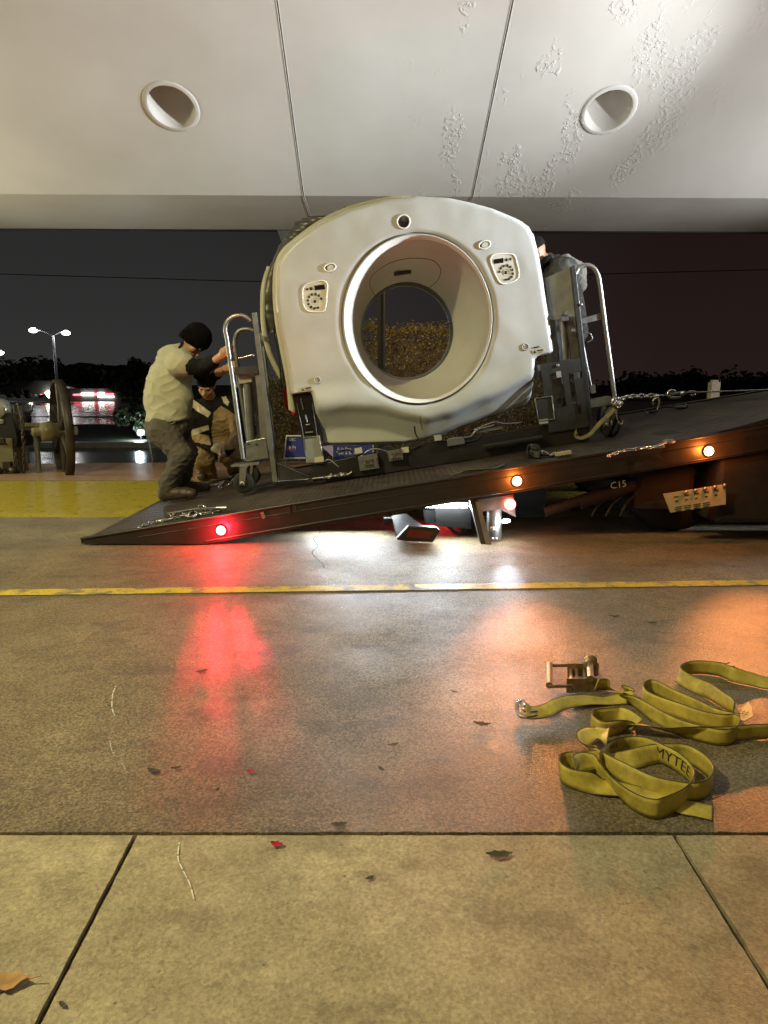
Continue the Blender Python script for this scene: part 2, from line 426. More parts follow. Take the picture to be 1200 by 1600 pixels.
s1, s2 = seamx(434, 10, 474, 305), seamx(796, 10, 741, 305)
holes = [hit_slope(268, 167), hit_slope(951, 173)]
HR = .205
def slope_panel(x0, x1, hole=None):
    bm = bmesh.new()
    vs = [bm.verts.new(slope(x, y)) for x, y in ((x0, YT), (x1, YT), (x1, YF), (x0, YF))]
    es = [bm.edges.new((vs[i], vs[(i+1) % 4])) for i in range(4)]
    if hole:
        hv = [bm.verts.new(slope(hole[0]+HR*math.cos(a), hole[1]+HR*math.sin(a)*1.03)) for a in [2*math.pi*i/64 for i in range(64)]]
        es += [bm.edges.new((hv[i], hv[(i+1) % 64])) for i in range(64)]
    bmesh.ops.triangle_fill(bm, edges=es, use_beauty=True)
    b = MB(); b.bm(bm); b.build('ceiling_panel', M['ceil'], can)
G_ = .006
slope_panel(-9, s1-G_, holes[0]); slope_panel(s1+G_, s2-G_); slope_panel(s2+G_, 9, holes[1])
# flat outer band
for x0, x1 in ((-9, s1-G_), (s1+G_, s2-G_), (s2+G_, 9)):
    b = MB(); b.prism([CR(x0, YF, ZF), CR(x1, YF, ZF), CR(x1, 9.2, ZF), CR(x0, 9.2, ZF)], (0, 0, .02)); b.build('soffit_band', M['ceil'], can)
b = MB()
for s in (s1, s2):
    for q in (-1, 1):
        pts = [slope(s+q*.008, YT, -.001), slope(s+q*.008, YF, -.001), CR(s+q*.008, 9.2, ZF-.001)]
        b.tube(pts, .0035, 6)
b.build('seam_bead', M['ceil'], can)
b = MB()
b.prism([CR(-9, 9.2, ZF-.02), CR(9, 9.2, ZF-.02), CR(9, 9.23, ZF-.02), CR(-9, 9.23, ZF-.02)], (0, 0, .6))
b.build('fascia', M['black'], can)
b = MB()   # roof behind the panels, the level ceiling towards the building, and its back wall
b.prism([CR(-9, 9.2, ZF+.52), CR(-9, YF, ZF+.52), slope(-9, YT, .52), slope(-9, YT, .6), CR(-9, YF, ZF+.6), CR(-9, 9.2, ZF+.6)][::-1], Vector((18*cy, 18*sy, 0)))
b.build('roof', M['dark'], can).hide_render = False
ZT = ZF+(YF-YT)*SL
b = MB(); b.box((0, .3, ZT+.25), (18.6, 6.8, .5)); b.build('ceiling_panel', M['ceil'], can)
bw = thing('building_wall', (0, -3.2, 0), 'beige building wall behind the viewer', 'building wall')
M['stucco'] = mat('beige_stucco', (.45, .42, .33), .8, var=.12, bump=.3, bscale=40)
b = MB(); b.box((0, -3.3, 2.4), (18.6, .3, 4.9)); b.build('wall', M['stucco'], bw)
# recesses
for hx, hy in holes:
    b = MB(); n = 48; ringo, ringi, ringt, up = [], [], [], []
    for i in range(n):
        a = 2*math.pi*i/n; ca, sa = math.cos(a), math.sin(a)*1.03
        ringo.append(slope(hx+(HR+.035)*ca, hy+(HR+.035)*sa, -.001)); ringt.append(slope(hx+(HR+.028)*ca, hy+(HR+.028)*sa, -.010))
        ringi.append(slope(hx+(HR-.004)*ca, hy+(HR-.004)*sa, -.006))
        p = slope(hx+(HR-.004)*ca, hy+(HR-.004)*sa, -.006); up.append(Vector((p.x, p.y+.02, ZF+(YF-hy)*SL+.24)))
    vs = ringo+ringt+ringi
    b.add(vs, [(r*n+i, r*n+(i+1) % n, (r+1)*n+(i+1) % n, (r+1)*n+i) for r in range(2) for i in range(n)], True)
    tr = b.build('light_recess', M['ceil'], can)
    b = MB(); b.add(ringi+up, [(i, (i+1) % n, n+(i+1) % n, n+i) for i in range(n)], True); b.add(up, [tuple(range(n))])
    b.build('recess_tube', M['ceil'], tr)
# steel column at the outer edge, seen through the bore
cp = P(596, 480, 9.0)
b = MB(); b.box((cp.x, 9.0, ZF/2), (.10, .10, ZF-.004)); b.cyl((cp.x+.03, 8.93, .05), (cp.x+.03, 8.93, ZF-.01), .014)
b.build('column', M['frame'], can)
bk = P(441, 368, 8.9)
b = MB(); b.prism([bk+V(-.06, 0, .06), bk+V(.07, 0, .06), bk+V(.03, 0, -.1), bk+V(0, 0, -.1)], (0, .05, 0)); b.build('bracket', M['steel'], can)

# ================================================================== TOW TRUCK
YN, YB = 4.45, 6.88          # near and far side of the bed
X0, Z0, SM = PG(145, 848).x-.01, .045, .1645
dz = lambda x: Z0+(x-X0)*SM
ang = math.atan(SM); RY = Matrix.Rotation(-ang, 3, 'Y')
UX = V(math.cos(ang), 0, math.sin(ang)); UW = V(-math.sin(ang), 0, math.cos(ang))
XE = 4.5
tk = thing('flatbed_tow_truck', (1.2, 5.6, 0), 'black flatbed tow truck with its bed tilted down to the left, side lights lit', 'tow truck')
def tread_mat():
    m, t, b = new_mat('wet_tread_plate'); L = t.links.new
    tc = N(t, 'ShaderNodeTexCoord'); O = tc.outputs['Object']
    mp = N(t, 'ShaderNodeMapping'); mp.inputs['Rotation'].default_value = (0, 0, R(45)); L(O, mp.inputs[0])
    w1 = N(t, 'ShaderNodeTexWave', Scale=6.0); w1.bands_direction = 'X'; L(mp.outputs[0], w1.inputs[0])
    w2 = N(t, 'ShaderNodeTexWave', Scale=6.0); w2.bands_direction = 'Y'; L(mp.outputs[0], w2.inputs[0])
    mm = N(t, 'ShaderNodeMath', operation='MULTIPLY'); L(w1.outputs['Fac'], mm.inputs[0]); L(w2.outputs['Fac'], mm.inputs[1])
    n = N(t, 'ShaderNodeTexNoise', Scale=2.2, Detail=7.0, Roughness=.7); L(O, n.inputs['Vector'])
    r = N(t, 'ShaderNodeValToRGB'); e = r.color_ramp.elements; e[0].position = .35; e[1].position = .65
    e[0].color = (.018, .013, .010, 1); e[1].color = (.075, .058, .044, 1); L(n.outputs[0], r.inputs[0])
    r5 = N(t, 'ShaderNodeValToRGB'); r5.color_ramp.elements[0].position = .25; r5.color_ramp.elements[1].position = .6; r5.color_ramp.elements[0].color = (.6, .6, .6, 1); r5.color_ramp.elements[1].color = (2.2, 2.1, 2.0, 1); L(mm.outputs[0], r5.inputs[0])
    m5 = N(t, 'ShaderNodeMixRGB', blend_type='MULTIPLY'); m5.inputs[0].default_value = .8; L(r.outputs[0], m5.inputs[1]); L(r5.outputs[0], m5.inputs[2]); L(m5.outputs[0], b.inputs['Base Color'])
    mr = N(t, 'ShaderNodeMapRange'); mr.inputs['To Min'].default_value = .30; mr.inputs['To Max'].default_value = .65; L(n.outputs[0], mr.inputs[0]); L(mr.outputs[0], b.inputs['Roughness']); b.inputs['Specular IOR Level'].default_value = .35
    b.inputs['Metallic'].default_value = .0
    bp = N(t, 'ShaderNodeBump', Strength=.9, Distance=.012); L(mm.outputs[0], bp.inputs['Height']); L(bp.outputs[0], b.inputs['Normal'])
    return m
M['tread'] = tread_mat()
b = MB(); nx = 60
b.prism([(X0, YN+.05, dz(X0)), (XE, YN+.05, dz(XE)), (XE, YN+.05, dz(XE)-.08), (X0+.5, YN+.05, dz(X0+.5)-.08), (X0, YN+.05, .012)], (0, YB-YN-.1, 0))
b.build('deck', M['tread'], tk)
# near side rail: wedge then constant depth, with a rounded top lip
def rail(y0, y1):
    b = MB(); T = .155
    xk = X0+(T+.0-Z0+.02)/SM
    b.prism([(X0-.03, y0, .012), (X0-.03, y0, dz(X0)-.005), (XE, y0, dz(XE)+.012), (XE, y0, dz(XE)+.012-T), (xk, y0, .012)], (0, y1-y0, 0))
    b.tube([(X0-.03, y0, dz(X0)), (XE, y0, dz(XE)+.012)], .010, 8)
    b.tube([(xk, y0-.002, .03), (XE, y0-.002, dz(XE)-T+.028)], .007, 8)
    b.tube([(X0+.35, y0-.001, dz(X0+.35)-.045), (XE, y0-.001, dz(XE)-.045)], .0035, 6)
    return b.build('side_rail', M['black'], tk)
rail(YN, YN+.05); rail(YB-.05, YB)
# raised rear section of the near rail towards the cab
b = MB(); b.prism([(2.0, YN+.005, dz(2.0)+.01), (2.55, YN+.005, dz(2.55)+.07), (XE, YN+.005, dz(XE)+.09), (XE, YN+.005, dz(XE)+.005)], (0, .03, 0)); b.build('stake_rail', M['black'], tk)
# stamped tabs and groove marks
b = MB()
for px, py in ((452, 797), (462, 795)):
    p = P(px, py, YN); b.box((p.x, YN-.004, p.z), (.018, .012, .05), RY)
b.build('rail_tab', M['frame'], tk)

# --- lights of the truck
def glow_mat(name, col, s): return emit(name, col, s, (.3, .05, .02))
M['amber'] = glow_mat('amber_lens_lit', (1.0, .42, .08), 60)
M['red_lit'] = glow_mat('red_lens_lit', (1.0, .08, .05), 30)
M['core'] = emit('led_core', (1.0, .62, .25), 16)
M['core_red'] = emit('red_led_core', (1.0, .30, .28), 14)
M['white_lit'] = emit('white_lamp_lit', (.85, .95, 1.0), 60)
def light(name, kind, loc, energy, col, size=.05, aim=None, angle=120, blend=.6, parent=None):
    ld = bpy.data.lights.new(name, kind); ld.energy = energy; ld.color = col
    if kind == 'AREA': ld.size = size
    else: ld.shadow_soft_size = size
    if kind == 'SPOT': ld.spot_size = R(angle); ld.spot_blend = blend
    o = bpy.data.objects.new(name, ld); COL.objects.link(o)
    base = Vector((0, 0, 0))
    if parent is not None:
        o.parent = parent; q = parent
        while q.parent: q = q.parent
        base = Vector(q.location)
    o.location = Vector(loc)-base
    if aim is not None: o.rotation_euler = (Vector(aim)-Vector(loc)).to_track_quat('-Z', 'Y').to_euler()
    return o
for px, py, kind in ((345, 829, 'red'), (808, 752, 'amber'), (1108, 705, 'amber')):
    p = P(px, py, YN-.012)
    b = MB(); b.lathe((p.x, YN+.001, p.z), (0, -1, 0), [(0, .040), (.012, .040), (.014, .034)], 24)
    hs = b.build('marker_light', M['rubber'], tk)
    b = MB(); b.lathe((p.x, YN-.008, p.z), (0, -1, 0), [(0, .030), (.006, .029), (.011, .022), (.014, .012), (.0145, 0.0)], 24)
    b.build('lens', M['core' if kind == 'amber' else 'core_red'], hs)
    if kind == 'amber':
        light('marker_bulb', 'POINT', (p.x, YN-.11, p.z), 7, (1.0, .22, .03), .03, parent=hs)
        light('marker_beam', 'SPOT', (p.x, YN-.03, p.z), 470 if px > 1000 else 190, (1.0, .31, .08), .02, aim=(p.x-.45, 1.0, p.z-(.74 if px > 1000 else .46)), angle=46 if px > 1000 else 30, blend=1.0, parent=hs)
    else:
        light('marker_bulb', 'POINT', (p.x, YN-.10, p.z), 24, (1.0, .015, .03), .03, parent=hs)
        for k in range(5):     # the lens throws a fan of narrow beams on the damp ground
            light('marker_beam', 'SPOT', (p.x, YN-.05, p.z+.03), (62, 92, 88, 96, 52)[k], (1.0, .015, .035), .01, aim=(-.79+.062*k, 2.76+.06*math.sin(k*2.4), 0.0), angle=3.9, blend=1.0, parent=hs)
        for k in range(3):
            light('marker_beam', 'SPOT', (p.x, YN-.05, p.z+.03), 30, (1.0, .015, .035), .01, aim=(-.68+.07*k, 2.1, 0.0), angle=3.6, blend=1.0, parent=hs)
# small grey clearance reflectors on rail
for px, py in ((411, 805),):
    p = P(px, py, YN-.006); b = MB(); b.box(p, (.022, .008, .045), Matrix.Rotation(R(-20), 3, 'Y')); b.build('reflector', M['zinc'], tk)

# tail light cluster and reverse lamp under the bed
p = P(778, 790, YN+.10)
b = MB(); q = [P(742, 782, YN+.1), P(802, 772, YN+.1), P(806, 808, YN+.1), P(782, 796, YN+.1), P(745, 800, YN+.1)]
b.prism(q, (0, .14, 0)); b.build('lamp_housing', M['zinc'], tk)
pl = P(797, 788, YN+.09)
b = MB(); b.lathe(pl, (0, -1, 0), [(0, .036), (.008, .036), (.015, .030), (.018, .015), (.018, 0)], 24); b.build('tail_light', M['red_lit'], tk)
pr = P(790, 811, YN+.08)
b = MB(); b.lathe(pr, V(.1, -.2, -.9), [(0, .012), (.010, .028), (.022, .026), (.026, 0)], 20); rl = b.build('reverse_light', M['white_lit'], tk)
light('reverse_lamp', 'POINT', pr+V(.0, -.045, -.055), 1.6, (.80, .93, 1.0), .02, parent=rl)
b = MB(); b.box((.42, 4.655, .235), (.30, .02, .03)); b.build('reverse_light', M['white_lit'], tk)  # glowing bar added beside the under-bed strips, not a lamp of the truck
for cx_, cy_2, cz_, ln_, e_ in ((-.22, 4.86, .150, .6, 10), (.45, 4.60, .205, .32, 7)):  # unseen area strips added to spread the white pool under the bed
    ob = light('added_bed_strip', 'AREA', (cx_, cy_2, cz_), e_, (.86, .94, 1.0), ln_, parent=rl); ob.data.shape = 'RECTANGLE'; ob.data.size_y = .03
    zl = -Vector((0.05, -1, -.42)).normalized(); xl = (UX-zl*UX.dot(zl)).normalized(); yl = zl.cross(xl); ob.rotation_euler = Matrix((xl, yl, zl)).transposed().to_euler()
light('reverse_beam', 'SPOT', pr+V(0, -.05, -.02), 18, (.84, .93, 1.0), .02, aim=(.56, 2.95, -.02), angle=19, blend=1.0, parent=rl)
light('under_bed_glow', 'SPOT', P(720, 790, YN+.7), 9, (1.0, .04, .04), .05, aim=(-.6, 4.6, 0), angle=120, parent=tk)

# stabiliser leg: channel, cast tube, foot
a = P(745, 778, YN+.06); c = P(763, 862, YN+.02)
b = MB()
tq = [P(734, 782, YN+.04), P(746, 782, YN+.04), P(768, 856, YN+.04), P(754, 860, YN+.04)]
b.prism(tq, (0, .09, 0)); leg = b.build('stabilizer_leg', M['dark'], tk)
b = MB(); b.prism([P(743, 784, YN+.03), P(749, 784, YN+.03), P(772, 862, YN+.03), P(762, 862, YN+.03)], (0, .02, 0)); b.build('leg_flange', M['zinc'], leg)
b = MB(); b.lathe(P(773, 852, YN+.15), V(-.05, 0, 1), [(0, .03), (.01, .042), (.05, .045), (.07, .05), (.12, .047), (.16, .052), (.2, .05), (.26, .05)], 20)
for px, py, r in ((769, 826, .02), (769, 842, .012), (775, 842, .012)):
    b.lathe(P(px, py, YN+.08), (0, -1, 0), [(0, r), (.02, r), (.02, 0)], 12)
b.build('jack_tube', M['zinc'], leg)
b = MB(); b.prism([P(754, 862, YN+.03), P(782, 862, YN+.03), P(782, 868, YN+.03), P(756, 868, YN+.03)], (0, .22, 0)); b.build('foot_plate', M['steel'], leg)
# cross tube of the rear frame and wheel-lift arm with its pad
b = MB(); b.prism([P(680, 792, YN+.25), P(736, 792, YN+.25), P(736, 826, YN+.25), P(682, 822, YN+.25)], (0, .12, 0))
b.prism([P(662, 798, YN+.3), P(684, 796, YN+.3), P(686, 818, YN+.3), P(664, 818, YN+.3)], (0, .14, 0))
b.tube(vcat([P(700, 822, YN+.3), P(712, 832, YN+.3), P(722, 834, YN+.3), P(728, 824, YN+.3)], 6), .012, 8)
b.build('cross_beam', M['frame'], tk)
b = MB(); b.hexa([P(612, 806, YN+.35), P(634, 802, YN+.35), P(634, 812, YN+.55), P(612, 816, YN+.55)],
                 [P(622, 836, YN+.05), P(664, 824, YN+.05), P(664, 830, YN+.25), P(622, 842, YN+.25)])
b.box(P(606, 813, YN+.4), (.06, .05, .03)); b.cyl(P(600, 812, YN+.38), P(612, 812, YN+.38), .018)
wl = b.build('wheel_lift_arm', M['frame'], tk)
b = MB(); q = [P(619, 842, YN-.02), P(638, 822, YN-.02), P(683, 824, YN-.02), P(688, 830, YN-.02), P(676, 848, YN-.02), P(622, 844, YN-.02)]
b.prism(q, (0, .10, -.01)); b.build('lift_pad', M['black'], wl, bevel=.006)
M['dullred'] = mat('dull_red_reflector', (.10, .012, .010), .4, var=.3)
b = MB(); b.prism([P(640, 827, YN-.026), P(678, 832, YN-.026), P(670, 842, YN-.026), P(636, 840, YN-.026)], (0, .004, 0)); b.build('reflector', M['dullred'], wl)

b = MB(); b.box((.98, 5.25, .20), (.52, .03, .30)); b.build('light_block_flap', M['rubber'], tk)  # panel added to keep the under-bed light off the right ground
# subframe, tilt cylinder, tank, wheels under the bed on the right
b = MB()
b.prism([(.75, YN+.35, dz(.75)-.16), (XE, YN+.35, dz(XE)-.16), (XE, YN+.35, .62), (1.9, YN+.35, .40), (.95, YN+.35, .36)], (0, .08, 0))
b.prism([(.75, YB-.4, dz(.75)-.16), (XE, YB-.4, dz(XE)-.16), (XE, YB-.4, .62), (1.9, YB-.4, .40), (.95, YB-.4, .36)], (0, .08, 0))
b.box((3.0, 5.65, .42), (4.2, .8, .14))
b.build('chassis', M['frame'], tk)
b = MB(); a = P(852, 800, YN+.2); c = P(985, 757, YN+.2); b.cyl(a, c, .035, 14); b.cyl(P(905, 785, YN+.2), P(990, 757, YN+.2), .048, 14); b.build('tilt_cylinder', M['frame'], tk)
b = MB()
for k in range(3):
    b.tube(vcat([P(925+k*22, 806, YN+.22), P(930+k*22, 796, YN+.2), P(940+k*20, 785, YN+.2), P(960+k*18, 770, YN+.22)], 5), .009, 6)
b.build('hydraulic_hose', M['rubber'], tk)
b = MB(); b.box((P(1035, 805, YN+.2).x, YN+.42, .37), (.42, .45, .34), bev=.05); b.build('tool_box', M['frame'], tk)
b = MB(); b.box((2.82, YN+.30, .40), (1.25, .5, .52), bev=.03); b.build('fuel_tank', M['frame'], tk)
for wx in (P(1085, 810, YN+.12).x,):
    for wy in (YN+.42, YB-.42):
        b = MB(); b.lathe((wx, wy, .36), (0, 1, 0), [(0, .2), (.0, .33), (.03, .355), (.2, .36), (.25, .33), (.26, .2)], 36)
        w = b.build('wheel', M['rubber'], tk)
        b = MB(); b.lathe((wx, wy+.04, .36), (0, 1, 0), [(-.02, 0), (-.02, .06), (.03, .07), (.05, .15), (.0, .2), (.02, .205)], 24); b.build('rim', M['frame'], w)
# control placard with five levers
pts = [P(1037, 772, YN-.02), P(1134, 757, YN-.02), P(1134, 788, YN-.02), P(1048, 801, YN-.02)]
M['placard'] = mat('control_placard', (.36, .32, .20), .5, var=.15, scale=20)
b = MB(); b.prism(pts, (0, .012, 0)); cp_ = b.build('control_panel', M['placard'], tk)
for i in range(5):
    f_ = (i+.0)/4; q = P(1071+61*f_, 769-10.5*f_, YN-.03)
    b = MB(); b.cyl(q+V(0, .03, -.03), q, .006, 8); b.ball(q, .014, 10); b.build('lever', M['zinc'], cp_)

def text_mesh(s, size):
    cu = bpy.data.curves.new('txt', 'FONT'); cu.body = s; cu.size = size; cu.align_x = 'CENTER'; cu.align_y = 'CENTER'; cu.resolution_u = 3
    o = bpy.data.objects.new('txt', cu); COL.objects.link(o); bpy.context.view_layer.update()
    me = bpy.data.meshes.new_from_object(o.evaluated_get(bpy.context.evaluated_depsgraph_get()))
    vs = [v.co.copy() for v in me.vertices]; fs = [tuple(p.vertices) for p in me.polygons]
    bpy.data.objects.remove(o); bpy.data.curves.remove(cu); bpy.data.meshes.remove(me)
    return vs, fs
def text_on(b, s, size, center, right, up, lift=.0015, sx=1.0):
    vs, fs = text_mesh(s, size); nn = right.cross(up).normalized()
    b.add([center+right*(v.x*sx)+up*v.y+nn*lift for v in vs], fs)
b = MB()
for i in range(5):
    f_ = (i+.0)/4
    for k in range(2):
        q = P(1057+62*f_, 776-9.5*f_+k*7, YN-.022); b.box(q, (.03-.012*k, .002, .006), RY)
    for k in range(3):
        if i < 4: q = P(1060+60*f_*.97, 792-8.5*f_+k*3, YN-.022); b.box(q, (.045-.01*(k == 2), .002, .004), RY)
b.build('placard_lettering', M['ink'], cp_)
b = MB(); text_on(b, 'C15', .062, P(966, 757.5, YN+.0), UX, UW, .004); b.build('unit_number', M['panel_grey'], tk)
# head board with added work lamp lighting scanner and ceiling, just past the frame
b = MB(); b.box((XE+.05, 5.66, dz(XE)+.12), (.06, 2.4, .5)); b.box((XE+.05, 4.52, dz(XE)+.6), (.08, .08, 1.2)); b.build('head_board', M['frame'], tk)
wlp = V(4.15, 4.40, 2.25)
b = MB(); b.box(wlp+V(.09, -.02, 0), (.14, .2, .14), bev=.02); b.cyl(wlp+V(.12, 0, -.05), (XE+.05, 4.55, 2.0), .02); wk = b.build('added_work_light', M['frame'], tk)
b = MB(); b.box(wlp+V(.016, 0, 0), (.004, .16, .11)); b.build('lens', M['white_lit'], wk)
light('added_work_lamp', 'SPOT', wlp, 1550, (.86, .95, 1.0), .06, aim=(-.3, 5.4, 2.15), angle=58, blend=.9, parent=wk)
light('added_work_lamp', 'SPOT', wlp+V(0, .1, .05), 800, (.88, .94, 1.0), .10, aim=(-.1, 6.3, 3.6), angle=64, blend=1.0, parent=wk)
def flood(x, y, z, col, e_, aim, angle, label):  # unseen lamps on stands, added to wash the ceiling with light
    t = thing('added_flood_light', (x, y, 0), label, 'flood light', 'added fill lights outside the frame'); d = (Vector(aim)-V(x, y, z)).normalized()
    b = MB(); b.tube([(x, y, 0), (x, y, z-.1)], .02, 10)
    for k in range(3): b.tube([(x, y, .5), (x+.45*math.cos(k*2.1), y+.45*math.sin(k*2.1), .02)], .012, 8)
    b.build('stand', M['frame'], t); b = MB(); b.cyl(V(x, y, z)-d*.16, V(x, y, z)-d*.04, .12, 20); hd_ = b.build('housing', M['frame'], t)
    b = MB(); b.cyl(V(x, y, z)-d*.04, V(x, y, z)-d*.03, .11, 20); b.build('lens', M['white_lit'], hd_)
    light('flood_bulb', 'SPOT', V(x, y, z), e_, col, .15, aim=aim, angle=angle, blend=1.0, parent=t)
flood(7.4, 5.7, 1.9, (.93, .96, 1.0), 1450, (-1.6, 6.3, 3.6), 104, 'added fill light on a stand beyond the right side of the truck')
flood(-7.2, 6.6, 1.6, (1.0, .93, .62), 620, (-.5, 6.5, 2.7), 120, 'added fill light on a stand beyond the left end of the yellow ramp')

# ================================================================== CT GANTRY
YG = 5.25
ct = thing('scanner_gantry', (.2, YG+.5, .3), 'large cream ring-shaped medical scanner with a round bore riding on the tilted truck bed', 'medical scanner')
outline_px = [(454,617),(449,580),(441,540),(434,507),(430,465),(430.5,430),(433,413),(442,396),(462,375),(500,348),(545,327),(600,312),(650,306.5),(700,309),(733,316),(770,326),(803,340),(815,346),(826,354),(834,368),(842,400),(848,436),(853,470),(858,500),(862,530),(864,548),(861,551.5),(840,557),(836,561),(835.5,575),(833,600),(830,620),(826,628),(818,633),(762,652),(715,668),(690,680),(662,688),(633,693),(570,695),(520,696),(503,695),(500,680),(488,618),(485,613),(478,612.5)]
sharp = outline_px
ocx, ocy = 652, 498
def ray_outline(a, poly):
    dx, dy = math.cos(a), math.sin(a); best = None
    for i in range(len(poly)):
        x1, y1 = poly[i][0]-ocx, poly[i][1]-ocy; x2, y2 = poly[(i+1) % len(poly)][0]-ocx, poly[(i+1) % len(poly)][1]-ocy
        ex, ey = x2-x1, y2-y1; den = dx*ey-dy*ex
        if abs(den) < 1e-9: continue
        t = (x1*ey-y1*ex)/den; u = (x1*dy-y1*dx)/den
        if t > 0 and -1e-6 <= u <= 1+1e-6: best = t if best is None else max(best, t)
    return best
angs = sorted(set([round(2*math.pi*i/220-math.pi, 5) for i in range(220)]+[round(math.atan2(y-ocy, x-ocx), 5) for x, y in outline_px]))
crease = [(430, 640), (487, 637), (540, 631), (590, 633), (640, 646), (665, 650), (700, 642), (760, 618), (835, 585), (900, 560)]
def cr_y(x):
    for (x1, y1), (x2, y2) in zip(crease, crease[1:]):
        if x1 <= x <= x2:
            t = (x-x1)/(x2-x1); t = t*t*(3-2*t)*.5+t*.5; return y1+(y2-y1)*t
    return 640
def sst(a, b_, x): t = max(0, min(1, (x-a)/(b_-a))); return t*t*(3-2*t)
def face_off(px, py):
    """forward(-)/back(+) offset of the front cover surface in metres"""
    dcr = py-cr_y(px)
    o = 0.0
    o += -.030*math.exp(-((dcr+6)/26)**2)*sst(560, 500, 0) if False else -.028*sst(-40, -4, dcr)*1.0
    if dcr > -4:
        t = dcr+4; o += .0032*min(t, 42)*sst(0, 18, t)
    # the top of the cover leans back a little, the face is slightly domed
    r = math.hypot((px-ocx)/220, (py-ocy)/200); o += .022*max(0, r-.6)**2
    # panels' shallow dishes
    for cx, cy_, rr in ((492, 463, 26), (789, 420, 26)):
        d = math.hypot(px-cx, py-cy_); o += .010*math.exp(-(d/rr)**4)
    o += .0035*noise.noise((px*.03, py*.03, 0))
    return o
def GF(px, py, lift=0.0): return P(px, py, YG+face_off(px, py)-lift)
EA, EB = 119.5, 135.5
vs, fs = [], []; rings = []
NR = 26
for a in angs:
    dx, dy = math.cos(a), math.sin(a)
    re = 1/math.sqrt((dx/EA)**2+(dy/EB)**2); ro = ray_outline(a, outline_px)
    col = []
    for k in range(NR+1):
        t = k/NR; t = 1-(1-t)**1.5 if k > 0 else 0
        r = re+(ro-re)*t; px, py = ocx+dx*r, ocy+dy*r
        edge = (ro-r)
        lift = 0
        if edge < 7: lift = -.030*(1-math.sqrt(max(0, 1-((7-edge)/7)**2)))
        if r-re < 3: lift -= .012*(1-(r-re)/3)
        col.append(GF(px, py, lift))
    rings.append(col)
na = len(angs)
vs = [p for c_ in rings for p in c_]
for i in range(na):
    j = (i+1) % na
    for k in range(NR): fs.append((i*(NR+1)+k, j*(NR+1)+k, j*(NR+1)+k+1, i*(NR+1)+k+1))
b = MB(); b.add(vs, fs, True)
# turned-back edge
edge1 = [c_[-1] for c_ in rings]; edge2 = [p+V(0, .14, 0) for p in edge1]
b.add(edge1+edge2, [(i, (i+1) % na, na+(i+1) % na, na+i) for i in range(na)], True)
b.build('front_cover', M['shell'], ct)
# rear housing
back = []; mids = []
for i, a in enumerate(angs):
    p = edge1[i]; c0 = P(ocx, ocy, YG); d = V(p.x-c0.x, 0, p.z-c0.z); q = V(c0.x, 0, c0.z)+d*.975
    mids.append(V(q.x, YG+.16, q.z)); back.append(V(q.x*.98, YG+.95, q.z))
bc = P(633.5, 519.5, 6.1)
inner = []
for a in angs:
    dx, dy = math.cos(a), -math.sin(a); inner.append(V(bc.x+dx*.40, YG+.95, bc.z+dy*.40))
b = MB(); b.add([V(m.x, YG+.10, m.z) for m in mids]+mids+back+inner, [(r*na+i, r*na+(i+1) % na, (r+1)*na+(i+1) % na, (r+1)*na+i) for r in range(3) for i in range(na)], True)
b.build('rear_housing', M['dark'], ct)
# left side trim band showing beside the cover
def lofted(la, lb, thick):
    b = MB(); n = len(la); b.add(list(la)+list(lb)+[p+thick for p in lb]+[p+thick for p in la], [(r*n+i, r*n+i+1, (r+1)*n+i+1, (r+1)*n+i) for r in range(3) for i in range(n-1)], True); return b
lp = catmull([(451, 640), (447, 600), (437, 545), (430, 507), (426, 465), (426.5, 430), (430, 409), (440, 390), (462, 370), (500, 343), (545, 322), (600, 308.5), (640, 305)], 6)
lo = [P(x, y, YG+.10) for x, y in lp]; li = [P(x+9, y+5, YG+.07) for x, y in lp]
M['trim'] = shell_mat('olive_trim', (.42, .41, .30), .4, .05)
lofted(lo, li, V(0, .25, 0)).build('side_trim', M['trim'], ct)
# dark tarp bunched over the rear upper left
tp_o = catmull([(418, 520), (408, 492), (407, 462), (413, 436), (425, 408), (436, 385), (447, 366), (458, 352), (470, 342), (487, 338), (510, 336), (535, 326), (560, 318)], 6)
tp_i = catmull([(432, 520), (424, 492), (424, 462), (425, 436), (430, 412), (445, 394), (470, 370), (490, 354), (505, 345), (520, 339), (535, 333), (550, 327), (570, 319)], 6)
o_ = []; i_ = []
for k, ((x1, y1), (x2, y2)) in enumerate(zip(tp_o, tp_i)):
    w_ = 3*noise.noise((k*.35, 0, 0)); o_.append(P(x1+w_, y1+w_, YG+.34+.04*noise.noise((k*.5, 5, 0)))); i_.append(P(x2, y2, YG+.2))
tb = lofted(o_, i_, V(0, .4, 0)); tb.build('tarp', M['tarp'], ct, fixn=False)
# corrugated hose and thin leads on the left
hp = vcat([P(421, 418, YG+.35), P(413, 445, YG+.3), P(411, 480, YG+.28), (P(413, 515, YG+.28)), P(420, 548, YG+.3), P(430, 572, YG+.32), P(440, 590, YG+.34)], 10)
b = MB(); b.tube(hp, [.021+.002*(k % 2) for k in range(len(hp))], 10); b.build('hose', M['trim'], ct)
b = MB()
for off in (0, 4):
    b.tube(vcat([P(430+off, 500, YG+.2), P(428+off, 520, YG+.2), P(436+off, 560, YG+.22), P(440+off, 610, YG+.22)], 8), .006, 6)
b.build('cable', M['rubber'], ct)

